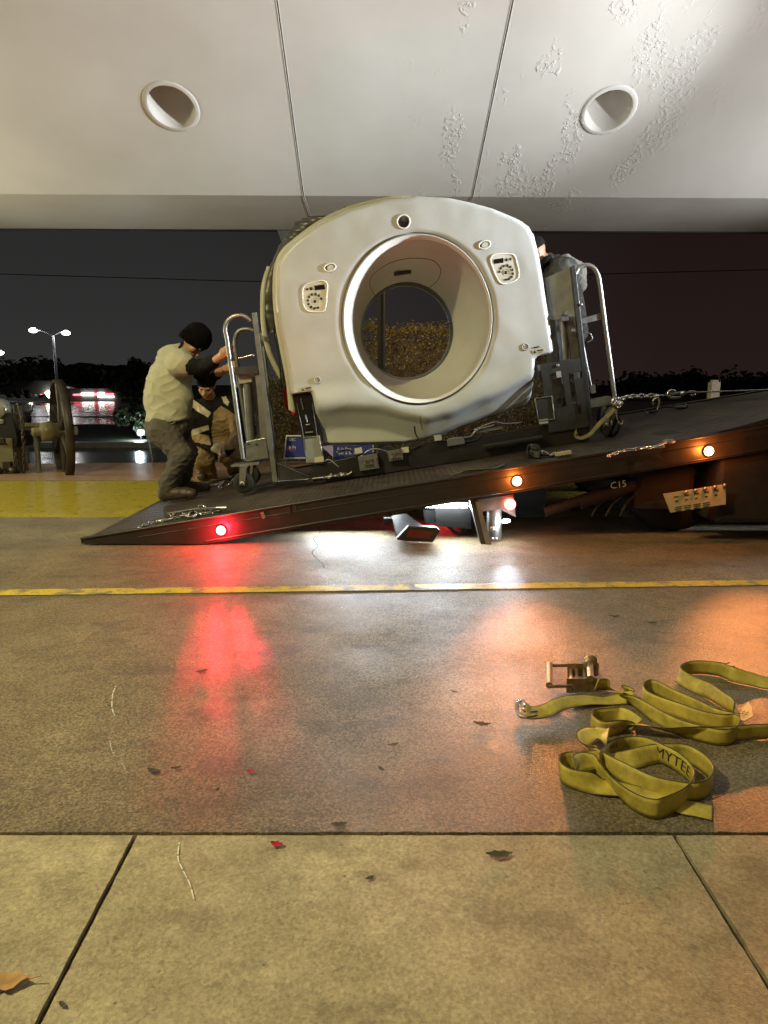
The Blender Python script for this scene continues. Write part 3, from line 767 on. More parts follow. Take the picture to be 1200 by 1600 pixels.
# funnel of the bore: rim, cone, grooves, barrel
def ell(cx, cy_, a, b_, Y, n=128): return [P(cx+a*math.cos(2*math.pi*i/n), cy_+b_*math.sin(2*math.pi*i/n), Y) for i in range(n)]
def loft(rs, name, m, par):
    n = len(rs[0]); b = MB(); b.add([p for r in rs for p in r], [(k*n+i, k*n+(i+1) % n, (k+1)*n+(i+1) % n, (k+1)*n+i) for k in range(len(rs)-1) for i in range(n)], True); return b.build(name, m, par)
loft([ell(652, 498, 120.5, 136.5, YG+.016), ell(652, 498, 118, 134, YG+.03), ell(652.3, 498, 117.3, 133.2, YG+.028), ell(652.6, 498, 116.8, 132.8, YG+.004), ell(653, 498, 115.6, 131.6, YG-.004)], 'bore_rim', M['shell'], ct)
loft([ell(653, 498, 115.6, 131.6, YG-.004), ell(653.6, 498, 114.8, 130.8, YG-.002), ell(656, 498.5, 108.6, 125.6, YG+.06), ell(656.5, 499, 107.8, 124.4, YG+.068)], 'rim_ring', M['rim'], ct)
rs = []
K = 14
for k in range(K+1):
    t = k/K; e_ = t**1.25
    cx = 656.5+(636-656.5)*e_; cyy = 499+(517-499)*e_; a_ = 107.6+(72.5-107.6)*e_; b2 = 124.2+(76.5-124.2)*e_
    rs.append(ell(cx, cyy, a_, b2, YG+.069+(.72)*(t**.85)))
fn = loft(rs, 'bore_funnel', M['funnel'], ct)
rs = []
for k, (rr, yy) in enumerate(((72.5, .789), (71.5, .80), (71.8, .815), (70.9, .82), (71.1, .84), (70.2, .845), (70.4, .865), (69.3, .87), (69, .90))):
    rs.append(ell(636-2*(k/8), 517+1.5*(k/8), rr, rr*1.045, YG+yy))
loft(rs, 'barrel_ring', M['zinc'], ct)
loft([ell(634, 518.5, 69, 72, YG+.90), ell(634, 518.7, 68.6, 71.4, YG+.955)], 'bore_barrel', M['funnel'], ct)
# panel line and lamp slot in the top of the funnel
def FUN(px, py):
    """point on the funnel surface seen at the pixel (marching along the cone)"""
    lo_, hi_ = 0.0, 1.0
    def inside(t):
        e_ = t**1.25; cx = 656.5-20.5*e_; cyy = 499+18*e_; a_ = 107.6-35.1*e_; b2 = 124.2-47.7*e_
        return ((px-cx)/a_)**2+((py-cyy)/b2)**2 < 1
    for _ in range(30):
        m_ = (lo_+hi_)/2
        if inside(m_): lo_ = m_
        else: hi_ = m_
    return P(px, py, YG+.069+.72*(lo_**.85)-.004)
b = MB(); pl_ = catmull([(586, 462), (578, 446), (581, 432), (594, 420), (612, 410), (634, 404.5), (656, 403.5), (676, 407), (687, 417), (688, 428), (682, 440), (670, 450)], 6)
b.tube([FUN(x, y) for x, y in pl_], .0022, 5); b.build('access_panel_seam', M['ink'], fn)
b = MB(); q = [FUN(615.5, 426), FUN(642.5, 422), FUN(642.5, 427.5), FUN(615.5, 431.5)]
b.prism(q, (0, -.006, 0)); b.build('alignment_lamp_slot', M['dark'], fn)
b = MB(); b.lathe(FUN(703.5, 506)+V(0, -.004, 0), (-.3, -1, 0), [(0, .012), (.01, .012), (.01, 0)], 12); b.build('sensor_button', M['dark'], fn)
for (x1, y1), (x2, y2) in (((533.5, 498.5), (547, 498.8)), ((553, 572), (562.5, 568.5))):
    b = MB(); p1, p2 = P(x1+.5, y1, YG-.006), P(x2, y2, YG+.05); b.tube([p1, p2], .0016, 5); b.build('rim_seam', M['dark'], ct)

# control panels on the front
def panel(outl, btns, sqs, disp, center):
    oc = V(0, 0, 0); pts = [GF(x, y, .0035) for x, y in catmull(outl, 4, True)]
    cxp = sum(p[0] for p in outl)/len(outl); cyp = sum(p[1] for p in outl)/len(outl)
    b = MB(); b.tube(pts, .0055, 6, closed=True); fr = b.build('control_panel', M['rim'], ct)
    n = len(pts); cc = GF(cxp, cyp, .003); b = MB(); b.add(pts+[cc], [(i, (i+1) % n, n) for i in range(n)]); b.build('fascia_plate', M['panel_plastic'], fr)
    for x, y, r in btns:
        b = MB(); b.lathe(GF(x, y, .004), (0, -1, 0), [(0, r*.0048), (.004, r*.0046), (.005, 0)], 14); b.build('button', M['ink'], fr)
    for x, y in sqs:
        b = MB(); b.box(GF(x, y, .006), (.020, .006, .015), Matrix.Rotation(-ang+R(random.uniform(-25, 25)), 3, 'Y')); b.build('button', M['ink'], fr)
    b = MB(); q = [GF(x, y, .0045) for x, y in disp]; b.prism(q, (0, -.003, 0)); b.build('display', M['darkbox'], fr)
    b = MB(); b.tube([GF(center[0]+5.5*math.cos(t), center[1]+5.5*math.sin(t), .005) for t in [2*math.pi*i/24 for i in range(24)]], .0018, 5, closed=True); b.build('dial_ring', M['grey_plastic'], fr)
def c7(x, y): return (460+x/15, 400+y/15)
def c6(x, y): return (740+x/10, 360+y/10)
panel([c7(*p) for p in ((190,800),(225,710),(320,645),(600,580),(720,600),(772,690),(760,900),(735,1180),(695,1280),(600,1312),(360,1305),(240,1215),(198,1050))],
      [c7(297,778)+(1.8,), c7(390,765)+(2.5,)]+[c7(*p)+(2.0,) for p in ((410,903),(495,890),(573,928),(630,998),(345,958),(318,1042),(333,1127))]+[c7(482,1065)+(2.5,)],
      [c7(*p) for p in ((390,1195),(470,1228),(548,1212))], [c7(*p) for p in ((465,695),(700,668),(718,775),(480,805))], c7(482,1065))
panel([c6(*p) for p in ((265,460),(300,390),(380,370),(580,370),(645,410),(690,560),(708,680),(690,750),(620,795),(500,838),(430,825),(380,770),(310,620))],
      [c6(518,460)+(2.4,), c6(578,450)+(2.0,)]+[c6(*p)+(2.0,) for p in ((408,645),(430,592),(472,557),(528,548),(577,570),(607,618),(615,675))]+[c6(512,658)+(2.6,)],
      [c6(*p) for p in ((593,728),(548,762),(500,772))], [c6(*p) for p in ((312,455),(465,432),(468,505),(320,524))], c6(512,658))
# status lamps (oval), laser window, screws, labels
for cx, cy_ in ((515.5, 418), (757, 382.5)):
    ov = [(cx+9*math.cos(t)*(1 if True else 1), cy_+6*math.sin(t)-math.cos(t)*1.4) for t in [2*math.pi*i/24 for i in range(24)]]
    b = MB(); b.tube([GF(x, y, .004) for x, y in ov], .006, 8, closed=True); fr = b.build('status_lamp', M['rim'], ct)
    b = MB(); pts = [GF(cx+(x-cx)*.85, cy_+(y-cy_)*.85, .004) for x, y in ov]; b.add(pts, [tuple(range(24))]); b.build('bezel', M['dark'], fr)
    b = MB(); pts = [GF(cx+1+(x-cx)*.6, cy_+(y-cy_)*.7, .007) for x, y in ov]; b.add(pts, [tuple(range(24))]); b.build('lens', M['panel_plastic'], fr)
p = GF(630.5, 346.5, .003)
b = MB(); b.lathe(p, (0, -1, 0), [(0, .052), (.006, .050), (.008, .044), (.002, .040)], 32); fr = b.build('laser_window', M['rim'], ct)
b = MB(); b.lathe(p, (0, -1, 0), [(.002, .041), (.003, 0)], 32); b.build('window_glass', M['darkbox'], fr)
for x, y in ((496, 594), (821, 542)):
    p = GF(x, y, .001); b = MB(); b.lathe(p, (0, -1, 0), [(0, .027), (.006, .026), (.007, .021), (.001, .018)], 24); fr = b.build('screw_cap', M['shell'], ct)
    b = MB(); b.lathe(p, (0, -1, 0), [(.001, .019), (.004, .016), (.004, .007), (.001, .006), (.001, 0)], 6); b.build('screw', M['grey_plastic'], fr)
for x, y in ((478.5, 608), (841, 549)):
    p = GF(x, y, .004); b = MB(); b.box(p, (.082, .002, .034), RY); fr = b.build('warning_label', M['beige'], ct)
    b = MB()
    t0 = p+UX*-.025+V(0, -.002, 0); b.prism([t0+UX*-.011-UW*.009, t0+UX*.011-UW*.009, t0+UW*.011], (0, -.001, 0))
    b.box(p+UX*.015+UW*.006+V(0, -.002, 0), (.04, .001, .009), RY)
    for k in range(2): b.box(p+UX*.015-UW*(.004+.007*k)+V(0, -.002, 0), (.036, .001, .002), RY)
    b.build('label_print', M['ink'], fr)
b = MB(); b.box(GF(838, 542.5, .004), (.045, .002, .010), RY); b.build('model_strip', M['ink'], ct)
# scratches and black leads at the lower cover
b = MB(); b.tube([GF(x, y, .004) for x, y in catmull([(647, 666), (648, 674), (651, 682), (656, 690)], 5)], .004, 5)
b.tube([GF(x, y, .002) for x, y in catmull([(656, 650), (657, 660), (660, 672)], 5)], .0015, 5); b.build('hanging_lead', M['rubber'], ct)
# underside frame legs of the machine: black column at left and grey panel
b = MB(); b.prism([P(456, 618, YG+.03), P(485, 613, YG+.03), P(490, 620, YG+.03), P(503, 690, YG+.03), P(474, 697, YG+.03)], (0, .35, 0)); b.build('corner_column', M['darkbox'], ct, bevel=.008)
b = MB()
for (x1, y1, x2, y2, w_) in ((470, 622, 474, 640, .012), (477, 648, 480, 660, .014), (478, 664, 484, 663, .012), (477, 676, 489, 675, .014), (464, 630, 476, 690, .006), (488, 630, 497, 690, .006)):
    b.tube([P(x1, y1, YG+.02), P(x2, y2, YG+.02)], w_*.5, 6)
b.build('column_fitting', M['steel'], ct)
def frame_panel(q, par, mi, mo):
    b = MB(); b.prism([P(x, y, YG-.03) for x, y in q], (0, .03, 0)); f = b.build('cover_plate', mi, par)
    b = MB(); b.tube([P(x, y, YG-.034) for x, y in q], .006, 6, closed=True); b.build('plate_edge', mo, f)
frame_panel([(474, 684), (499, 681), (505, 720), (479, 723)], ct, M['panel_grey'], M['zinc'])
b = MB(); b.prism([P(491, 715, YG-.04), P(505, 713, YG-.04), P(506, 721, YG-.04), P(492, 723, YG-.04)], (0, .01, 0)); b.build('inspection_tag', M['beige'], ct)
# red cloth pad strapped behind on the left
M['redcloth'] = mat('red_cloth', (.55, .015, .02), .8, var=.3, scale=20, bump=.5, bscale=30)
rp_ = catmull([(447, 600), (443, 612), (443.5, 628), (448, 640), (457, 648), (462, 648), (460, 620)], 5, True)
b = MB(); b.prism([P(x, y, YG+.3) for x, y in rp_], (0, .06, 0), True)
o = b.build('safety_flag', M['redcloth'], loc=P(450, 648, YG+.3)); tag(o, 'bright red cloth flag hanging behind the lower left edge of the scanner', 'flag')

# ------------------------------------------------------------------ transport skid under the gantry
sk = thing('transport_skid', (.3, YG+.3, .35), 'long black steel skid beam with connectors under the scanner', 'skid')
b = MB(); b.prism([P(488, 728, YG), P(560, 712, YG), P(700, 690, YG), P(852, 664, YG), P(922, 662, YG), P(920, 690, YG), P(760, 715, YG), P(600, 740, YG), P(489, 753, YG)], (0, .08, 0)); b.build('beam', M['black'], sk, bevel=.004)
b = MB(); b.prism([P(505, 722, YG+.7), P(922, 660, YG+.7), P(920, 684, YG+.7), P(505, 745, YG+.7)], (0, .08, 0)); b.build('beam', M['black'], sk)
b = MB(); b.prism([P(434, 724, YG+.02), P(486, 746, YG+.02), P(481, 749, YG+.02), P(435, 752, YG+.02)], (0, .12, 0)); b.build('foot_gusset', M['dark'], sk)
b = MB(); b.tube([P(434, 724, YG+.01), P(486, 746, YG+.01), P(480, 749, YG+.01), P(435, 752, YG+.01)], .004, 6, closed=True); b.build('gusset_edge', M['zinc'], sk)
b = MB(); b.tube([P(488, 748, YG-.02), P(545, 741, YG-.02), P(550, 737, YG-.02)], .008, 8); b.build('latch_bar', M['zinc'], sk)
random.seed(3)
b = MB()
for i in range(26):
    t = random.random(); b.box(P(505+t*40, 745-t*6+random.uniform(-2, 3), YG-.025), (.012, .01, .010), Matrix.Rotation(random.random()*3, 3, 'X'))
b.build('roller_link', M['chrome'], sk)
for (x0_, y0_, w_, h_) in ((576, 722, 30, 22), (618, 711, 22, 16)):
    b = MB(); b.box(P(x0_, y0_, YG-.03), (w_*.0049, .05, h_*.0049), RY); cn = b.build('connector_box', M['steel'], sk)
    b = MB()
    for i in range(3):
        for j in range(2): b.cyl(P(x0_-6+i*5, y0_-3+j*7-i*.8, YG-.055), P(x0_-6+i*5, y0_-3+j*7-i*.8, YG-.08), .008, 8)
    b.box(P(x0_+w_*.42, y0_-2, YG-.06), (.012, .03, h_*.005), RY); b.build('connector_pin', M['chrome'], cn)
for k, (x0_, y0_) in enumerate(((560, 704), (633, 703), (684, 684))):
    b = MB(); b.box(P(x0_, y0_, YG-.02), (.055, .03, .04), RY); b.build('junction_block', M['beige' if k != 2 else 'grey_plastic'], sk)
for pts in ([(520, 718), (530, 706), (545, 703), (556, 712), (570, 708)], [(560, 716), (580, 702), (600, 704), (610, 712)], [(590, 706), (606, 698), (622, 704), (640, 700)], [(636, 706), (660, 694), (684, 690), (700, 688)], [(700, 686), (715, 684), (735, 682), (745, 672), (772, 664)], [(712, 680), (725, 690), (745, 686), (752, 678)], [(740, 672), (770, 660), (790, 662), (815, 660)], [(505, 722), (514, 718), (522, 724), (530, 730)]):
    b = MB(); b.tube(vcat([P(x, y, YG-.01) for x, y in pts], 6), .006, 6); b.build('cable', M['zinc' if random.random() < .6 else 'rubber'], sk)
b = MB(); b.box(P(712, 690, YG-.02), (.13, .02, .05), RY); b.box(P(765, 671, YG+.02), (.2, .03, .02), RY); b.build('bracket', M['steel'], sk)
b = MB(); b.box(P(800, 689, YG-.06), (.45, .05, .012), RY); b.build('drip_rail', M['dark'], sk)

# ------------------------------------------------------------------ transport dollies
def caster(par, c, r, w, yaw, fork_m):
    ax = V(math.sin(yaw), math.cos(yaw), 0)
    b = MB(); b.lathe(c-ax*w/2, ax, [(0, r*.55), (0, r*.9), (w*.2, r), (w*.8, r), (w, r*.9), (w, r*.55)], 32); wh = b.build('caster_wheel', M['rubber'], par)
    b = MB(); b.lathe(c-ax*(w/2+.002), ax, [(0, 0), (0, r*.22), (.004, r*.3), (.004, r*.56), (w, r*.56), (w, 0)], 24); b.build('hub', M['dark'], wh)
    b = MB(); side = ax.cross(V(0, 0, 1)).normalized()
    for s in (-1, 1):
        o = c+ax*s*(w/2+.008)
        b.prism([o-side*.022+V(0, 0, -.015), o+side*.022+V(0, 0, -.015), o+side*.045+V(0, 0, r+.045), o-side*.015+V(0, 0, r+.045)], ax*.006*s)
        b.lathe(o, ax*s, [(.005, .016), (.012, .014), (.012, 0)], 12)
    b.box(c+V(0, 0, r+.05), (.09, .09, .012)); b.build('caster_fork', fork_m, wh)
YL = YG+.02
dl = thing('lift_dolly', P(400, 755, YL), 'grey lift dolly with two looped handles at the left end of the scanner', 'dolly', 'lift dollies at both ends of the scanner')
b = MB(); b.prism([P(393, 489, YL), P(401, 488, YL), P(434, 753, YL), P(426, 754, YL)], (0, .05, 0)); b.build('mast', M['steel'], dl, bevel=.003)
b = MB(); b.prism([P(401, 520, YL+.3), P(410, 520, YL+.3), P(436, 740, YL+.3), P(428, 740, YL+.3)], (0, .05, 0)); b.build('mast', M['steel'], dl)
b = MB(); b.tube(vcat([P(393, 502, YL+.02), P(385, 496, YL+.02), P(375, 493, YL+.02), P(364, 495, YL+.02), P(355, 503, YL+.02), P(352, 516, YL+.02), P(355, 533, YL+.02), P(366, 612, YL+.02), P(380, 717, YL+.02)], 8), .0165, 12); b.build('handle', M['zinc'], dl)
b = MB(); b.tube(vcat([P(396, 517, YL+.33), P(388, 514.5, YL+.33), P(378, 515, YL+.33), P(370, 521, YL+.33), P(367, 534, YL+.33), P(369, 560, YL+.33), P(380, 640, YL+.33), P(390, 705, YL+.33)], 8), .016, 12); b.build('handle', M['steel'], dl)
b = MB(); b.prism([P(366, 574, YL+.01), P(402, 571, YL+.01), P(403, 583, YL+.01), P(368, 586, YL+.01)], (0, .02, 0)); b.build('cross_plate', M['dark'], dl)
b = MB(); b.tube(vcat([P(372, 560, YL-.01), P(382, 558, YL-.01), P(392, 555, YL-.01), P(397, 555, YL-.01)], 5), .006, 8); b.ball(P(396, 555.5, YL-.01), .012, 10); b.build('release_lever', M['chrome'], dl)
b = MB(); b.box(P(384, 592, YL+.1), (.10, .08, .06), RY); b.build('pump_head', M['grey_plastic'], dl)
b = MB(); b.tube([P(385, 596, YL+.1), P(393, 700, YL+.1)], .032, 14); b.tube([P(372, 585, YL+.1), P(376, 605, YL+.1)], .02, 10); b.build('lift_cylinder', M['steel'], dl)
b = MB(); b.prism([P(391, 588, YL+.16), P(400, 587, YL+.16), P(414, 700, YL+.16), P(405, 702, YL+.16)], (0, .03, 0)); b.prism([P(398, 582, YL+.03), P(405, 581, YL+.03), P(420, 705, YL+.03), P(412, 706, YL+.03)], (0, .03, 0)); b.build('guide_rail', M['steel'], dl)
b = MB(); b.prism([P(384, 690, YL+.02), P(415, 684, YL+.02), P(420, 716, YL+.02), P(384, 721, YL+.02)], (0, .3, 0)); bs = b.build('base_block', M['steel'], dl, bevel=.004)
b = MB()
for x, y in ((388, 693), (401, 694)): b.lathe(P(x, y, YL+.018), (0, -1, 0), [(0, .010), (.006, .010), (.006, 0)], 6)
b.build('bolt', M['dark'], bs)
b = MB(); b.prism([P(360, 727, YL-.02), P(404, 722, YL-.02), P(405, 726, YL-.02), P(361, 730, YL-.02)], (0, .16, 0)); b.build('caster_plate', M['zinc'], dl)
caster(dl, P(381, 754, YL+.02), .083, .045, R(12), M['zinc'])
caster(dl, P(392, 742, YL+.42), .08, .045, R(12), M['steel'])

dr = thing('lift_dolly', P(900, 668, YG), 'tall grey steel lift dolly with a tube handle at the right end of the scanner', 'dolly', 'lift dollies at both ends of the scanner')
YR = YG
b = MB(); b.prism([P(853, 434, YR+.1), P(897, 414, YR+.02), P(903, 496, YR+.02), P(860, 500, YR+.1)], (0, .03, 0)); b.build('upper_plate', M['steel'], dr)
b = MB(); b.prism([P(892, 416, YR), P(899, 414, YR), P(927, 664, YR), P(918, 667, YR)], (0, .06, 0)); b.build('mast', M['dark'], dr, bevel=.003)
b = MB(); b.prism([P(884, 495, YR+.03), P(898, 494, YR+.03), P(910, 560, YR+.03), P(893, 562, YR+.03)], (0, .04, 0)); b.prism([P(868, 498, YR+.12), P(878, 497, YR+.12), P(888, 600, YR+.12), P(878, 600, YR+.12)], (0, .04, 0)); b.build('guide_rail', M['steel'], dr)
b = MB(); b.tube([P(879, 500, YR+.06), P(884, 562, YR+.06)], .026, 14); b.tube([P(889, 505, YR+.05), P(895, 562, YR+.05)], .018, 12); b.build('lift_cylinder', M['zinc'], dr)
b = MB(); b.box(P(882, 496, YR+.0), (.05, .04, .05), RY); b.cyl(P(892, 517, YR-.02), P(898, 517, YR-.02), .016); b.cyl(P(881, 491, YR-.01), P(886, 491, YR-.01), .02); b.build('pump_head', M['zinc'], dr)
def plate_with_holes():
    b = MB()
    def q(x1, y1, x2, y2):
        sk_ = lambda x, y: P(x+(y-558)*.13, y-(x-845)*.16+0, YR-.02)
        b.prism([sk_(x1, y1), sk_(x2, y1), sk_(x2, y2), sk_(x1, y2)], (0, .02, 0))
    q(843, 569, 905, 590); q(843, 590, 856, 640); q(875, 590, 884, 640); q(892, 600, 905, 640); q(843, 640, 886, 676); q(897, 640, 905, 676); q(886, 655, 897, 676)
    return b.build('lower_plate', M['dark'], dr)
plate_with_holes()
b = MB(); b.box(P(873, 585, YR-.03), (.035, .006, .045), RY); b.build('inspection_tag', M['grey_plastic'], dr)
b = MB(); b.lathe(P(871, 571, YR-.024), (0, -1, 0), [(0, .012), (.004, .012), (.004, 0)], 10); b.build('bolt', M['zinc'], dr)
frame_panel([(836, 623), (862, 619), (867, 655), (841, 658)], dr, M['dark'], M['steel'])
b = MB(); b.prism([P(842, 656, YR-.035), P(856, 654, YR-.035), P(857, 661, YR-.035), P(843, 663, YR-.035)], (0, .01, 0)); b.build('shim', M['grey_plastic'], dr)
b = MB(); b.box(P(868, 603, YR+.15), (.07, .1, .12), RY); b.box(P(895, 640, YR+.1), (.06, .1, .1), RY); b.box(P(845, 580, YR+.1), (.05, .06, .10), RY); b.build('bracket', M['zinc'], dr)
b = MB(); b.tube(vcat([P(899, 428, YR+.03), P(904, 419, YR+.03), P(914, 414.5, YR+.03), P(925, 417, YR+.03), P(933, 427, YR+.03), P(937, 443, YR+.03), P(945, 505, YR+.03), P(953, 565, YR+.03), P(961, 626, YR+.03)], 8), .0165, 12); b.build('handle', M['zinc'], dr)
b = MB(); b.prism([P(908, 498, YR+.03), P(939, 489, YR+.03), P(940, 499, YR+.03), P(910, 506, YR+.03)], (0, .012, 0)); b.build('cross_plate', M['zinc'], dr)
b = MB(); b.prism([P(922, 625, YR), P(954, 619, YR), P(959, 631, YR), P(924, 637, YR)], (0, .1, 0)); b.build('base_block', M['steel'], dr)
b = MB(); b.tube([P(904, 470, YR+.1), P(908, 520, YR+.1), P(915, 560, YR+.12), P(925, 610, YR+.1)], .008, 6); b.tube(vcat([P(914, 520, YR+.04), P(923, 522, YR+.04), P(925, 530, YR+.04), P(918, 535, YR+.04)], 5), .004, 6); b.build('cable', M['zinc'], dr)
b = MB(); b.box(P(925, 608, YR+.05), (.04, .05, .06), RY); b.ball(P(908, 476, YR), .012); b.build('catch', M['zinc'], dr)
caster(dr, P(953, 663, YR+.06), .095, .05, R(62), M['steel'])
caster(dr, P(946, 650, YR+.55), .09, .05, R(62), M['steel'])

# ================================================================== CHAINS, CABLE, DECK GEAR
def chain_mesh(path, L=.042, r=.0048, w=.011, jitter=.3, seed=1):
    rnd = random.Random(seed); pts = [Vector(p) for p in path]
    d = [0]
    for a, c in zip(pts, pts[1:]): d.append(d[-1]+(c-a).length)
    def at(s):
        for i in range(len(d)-1):
            if s <= d[i+1]: return pts[i].lerp(pts[i+1], (s-d[i])/max(1e-9, d[i+1]-d[i]))
        return pts[-1]
    b = MB(); pitch = L-2.4*r; n = int(d[-1]/pitch)
    for i in range(n):
        c = at((i+.5)*pitch); t = (at((i+.9)*pitch)-at((i+.1)*pitch)).normalized()
        u = t.cross(V(0, 0, 1)); u = u.normalized() if u.length > .1 else V(1, 0, 0); v = t.cross(u)
        a0 = (i % 2)*math.pi/2+rnd.uniform(-jitter, jitter)+.5
        s = u*math.cos(a0)+v*math.sin(a0)
        loop = []
        for k in range(12):
            a = 2*math.pi*k/12; hl = L/2-r-w*.6
            loop.append(c+t*(math.copysign(hl, math.cos(a)) if abs(math.cos(a)) > .2 else 0)+t*math.cos(a)*w*.6+s*math.sin(a)*w*.75)
        b.tube(loop, r, 5, closed=True)
    return b
def dk(px, py, h=.012):
    """point on the tilted deck under a pixel, lifted h"""
    lo_, hi_ = 4.0, 7.2
    for _ in range(40):
        m_ = (lo_+hi_)/2; q = P(px, py, m_)
        if q.z > dz(q.x)+h: lo_ = m_
        else: hi_ = m_
    return P(px, py, lo_)
def chain_thing(px, h, label, seed, L=.042, r=.0048, name='chain', group='loose chains on the truck bed'):
    pts = vcat([dk(x, y, h) for x, y in px], 6)
    o = chain_mesh(pts, L, r, seed=seed).build(name, M['chrome'], loc=pts[0]); return tag(o, label, 'chain', group)
chain_thing([(216, 824), (235, 817), (262, 812), (285, 806), (300, 800), (318, 803), (338, 798), (350, 797)], .012, 'loose steel chain lying in a heap near the low left tip of the bed', 1)
chain_thing([(268, 806), (280, 800), (292, 806), (300, 797), (308, 803), (296, 808), (284, 801)], .022, 'small knot of chain piled on the chain near the bed tip', 4)
chain_thing([(306, 764), (322, 760), (338, 757), (350, 752), (342, 762), (358, 757), (366, 748), (374, 742)], .012, 'steel chain running on the bed from the boots to the left dolly caster', 2)
chain_thing([(880, 712), (868, 708), (860, 712), (850, 706), (838, 714)], .015, 'short dark chain beside the hooked strap at the near bed edge', 5, .05, .006)
chain_thing([(950, 713), (965, 707), (985, 703), (1005, 700), (1020, 699), (1040, 697)], .012, 'thin chain along the near bed edge below the right caster', 6, .05, .006)
q0, q1 = dk(262, 803, .03), dk(352, 794, .03)
b = MB(); b.tube([q0, q0.lerp(q1, .5)+V(0, 0, .01), q1], [.008, .012, .013], 10); b.cyl(q1-V(.06, 0, 0), q1+V(.01, 0, 0), .016); b.tube(vcat([q0.lerp(q1, .55)+V(0, 0, .01), q0.lerp(q1, .58)+V(0, 0, .035), q0.lerp(q1, .64)+V(0, 0, .03), q0.lerp(q1, .66)+V(0, 0, .01)], 4), .006, 8)
o = b.build('chain_binder', M['chrome'], loc=q0); tag(o, 'straight steel chain binder bar lying on the chain near the bed tip', 'chain binder')
# winch cable, hooks, tow chain
YW = YG+.12
wc = [P(1040, 616, YW), P(1070, 613.5, YW), P(1130, 611.5, YW), P(1200, 609, YW), P(1330, 604, YW)]
b = MB(); b.tube(wc, .006, 8); b.tube([wc[0], wc[1]], .011, 8); o = b.build('winch_cable', M['zinc'], loc=wc[0]); tag(o, 'taut steel winch cable running to the right above the bed', 'cable')
def hook(b, c, s, flip=1, rot=0):
    pts = [(-1.1, .35), (-.5, .42), (.3, .38), (.75, .1), (.8, -.3), (.45, -.6), (-.1, -.62), (-.45, -.35)]
    ca, sa = math.cos(rot), math.sin(rot)
    pth = vcat([c+V((x*ca-y*sa*flip)*s, 0, (x*sa+y*ca*flip)*s) for x, y in pts], 5)
    n = len(pth); b.tube(pth, [s*(.16+.10*math.sin(math.pi*i/(n-1))) for i in range(n)], 8)
b = MB(); hook(b, P(1052, 617, YW), .05, 1, math.pi); hook(b, P(1082, 614, YW), .03, 1, 0); b.ball(P(1066, 615, YW), .02)
o = b.build('winch_hook', M['chrome'], loc=P(1052, 617, YW)); tag(o, 'large steel snap hook at the left end of the winch cable', 'hook')
tcp = [P(962, 628, YR-.06), P(975, 622, YW-.1), P(990, 619.5, YW-.05), P(1010, 619, YW-.02), P(1028, 618, YW)]
o = chain_mesh(vcat(tcp, 4), .062, .0095, .018, .1, 9).build('tow_chain', M['chrome'], loc=tcp[0]); tag(o, 'heavy bright tow chain pulled tight between the right dolly and the winch hook', 'chain')
b = MB(); b.tube([P(1027, 618, YW), P(1048, 618, YW)], .007, 8); hook(b, P(1026, 630, YW-.02), .045, -1, 1.4); o = b.build('grab_hook', M['chrome'], loc=P(1026, 630, YW)); tag(o, 'grab hook dangling from the tight tow chain', 'hook')
b = MB(); b.tube(vcat([P(966, 634, YR-.08), P(963, 646, YR-.08), P(967, 660, YR-.08), P(972, 664, YR-.08), P(974, 657, YR-.08)], 6), .010, 8); o = b.build('j_hook', M['chrome'], loc=P(966, 660, YR-.08)); tag(o, 'bright j shaped hook hanging beside the right dolly caster', 'hook')
o = chain_mesh(vcat([P(966, 622, YR-.07), P(958, 627, YR-.09), P(963, 634, YR-.1), P(970, 630, YR-.1), P(964, 638, YR-.1)], 5), .05, .009, .016, .8, 11).build('shackle_chain', M['chrome'], loc=P(960, 630, YR-.08)); tag(o, 'bunched chain links wrapped on the right dolly corner', 'chain')
# ribbon tool
def ribbon(stations, W=.05, T=.0024, nseg=8, mname='strap'):
    """stations: (point of the lower edge, tilt in degrees: 0 stands on edge, 90 lies flat)"""
    arr = [tuple(p)+(tl,) for p, tl in stations]; c = catmull(arr, nseg)
    pts = [Vector(a[:3]) for a in c]; tl = [a[3] for a in c]; m = len(pts); low, up, nor = [], [], []
    for i in range(m):
        t = (pts[min(i+1, m-1)]-pts[max(i-1, 0)]).normalized(); per = t.cross(V(0, 0, 1)); per = per.normalized() if per.length > .05 else V(1, 0, 0)
        a = R(tl[i]); upv = V(0, 0, 1)*math.cos(a)+per*math.sin(a); upv = (upv-t*upv.dot(t)).normalized(); low.append(pts[i]); up.append(pts[i]+upv*W); nor.append(t.cross(upv).normalized())
    return low, up, nor
def ribbon_mesh(low, up, nor, T=.0024):
    b = MB(); m = len(low); vs = []
    K = 4
    for i in range(m):
        for k in range(K+1):
            p = low[i].lerp(up[i], k/K); vs.append(p+nor[i]*T/2)
        for k in range(K+1):
            p = low[i].lerp(up[i], 1-k/K); vs.append(p-nor[i]*T/2)
    w = 2*(K+1); fs = [(i*w+k, i*w+(k+1) % w, (i+1)*w+(k+1) % w, (i+1)*w+k) for i in range(m-1) for k in range(w)]
    fs += [tuple(range(w)), tuple((m-1)*w+k for k in range(w))]
    b.add(vs, fs, True); return b
def edge_stripe(low, up, nor, T=.0024):
    b = MB()
    for s_ in (0, 1):
        e_ = low if s_ == 0 else up
        b.tube(e_, .0017, 5)
    return b
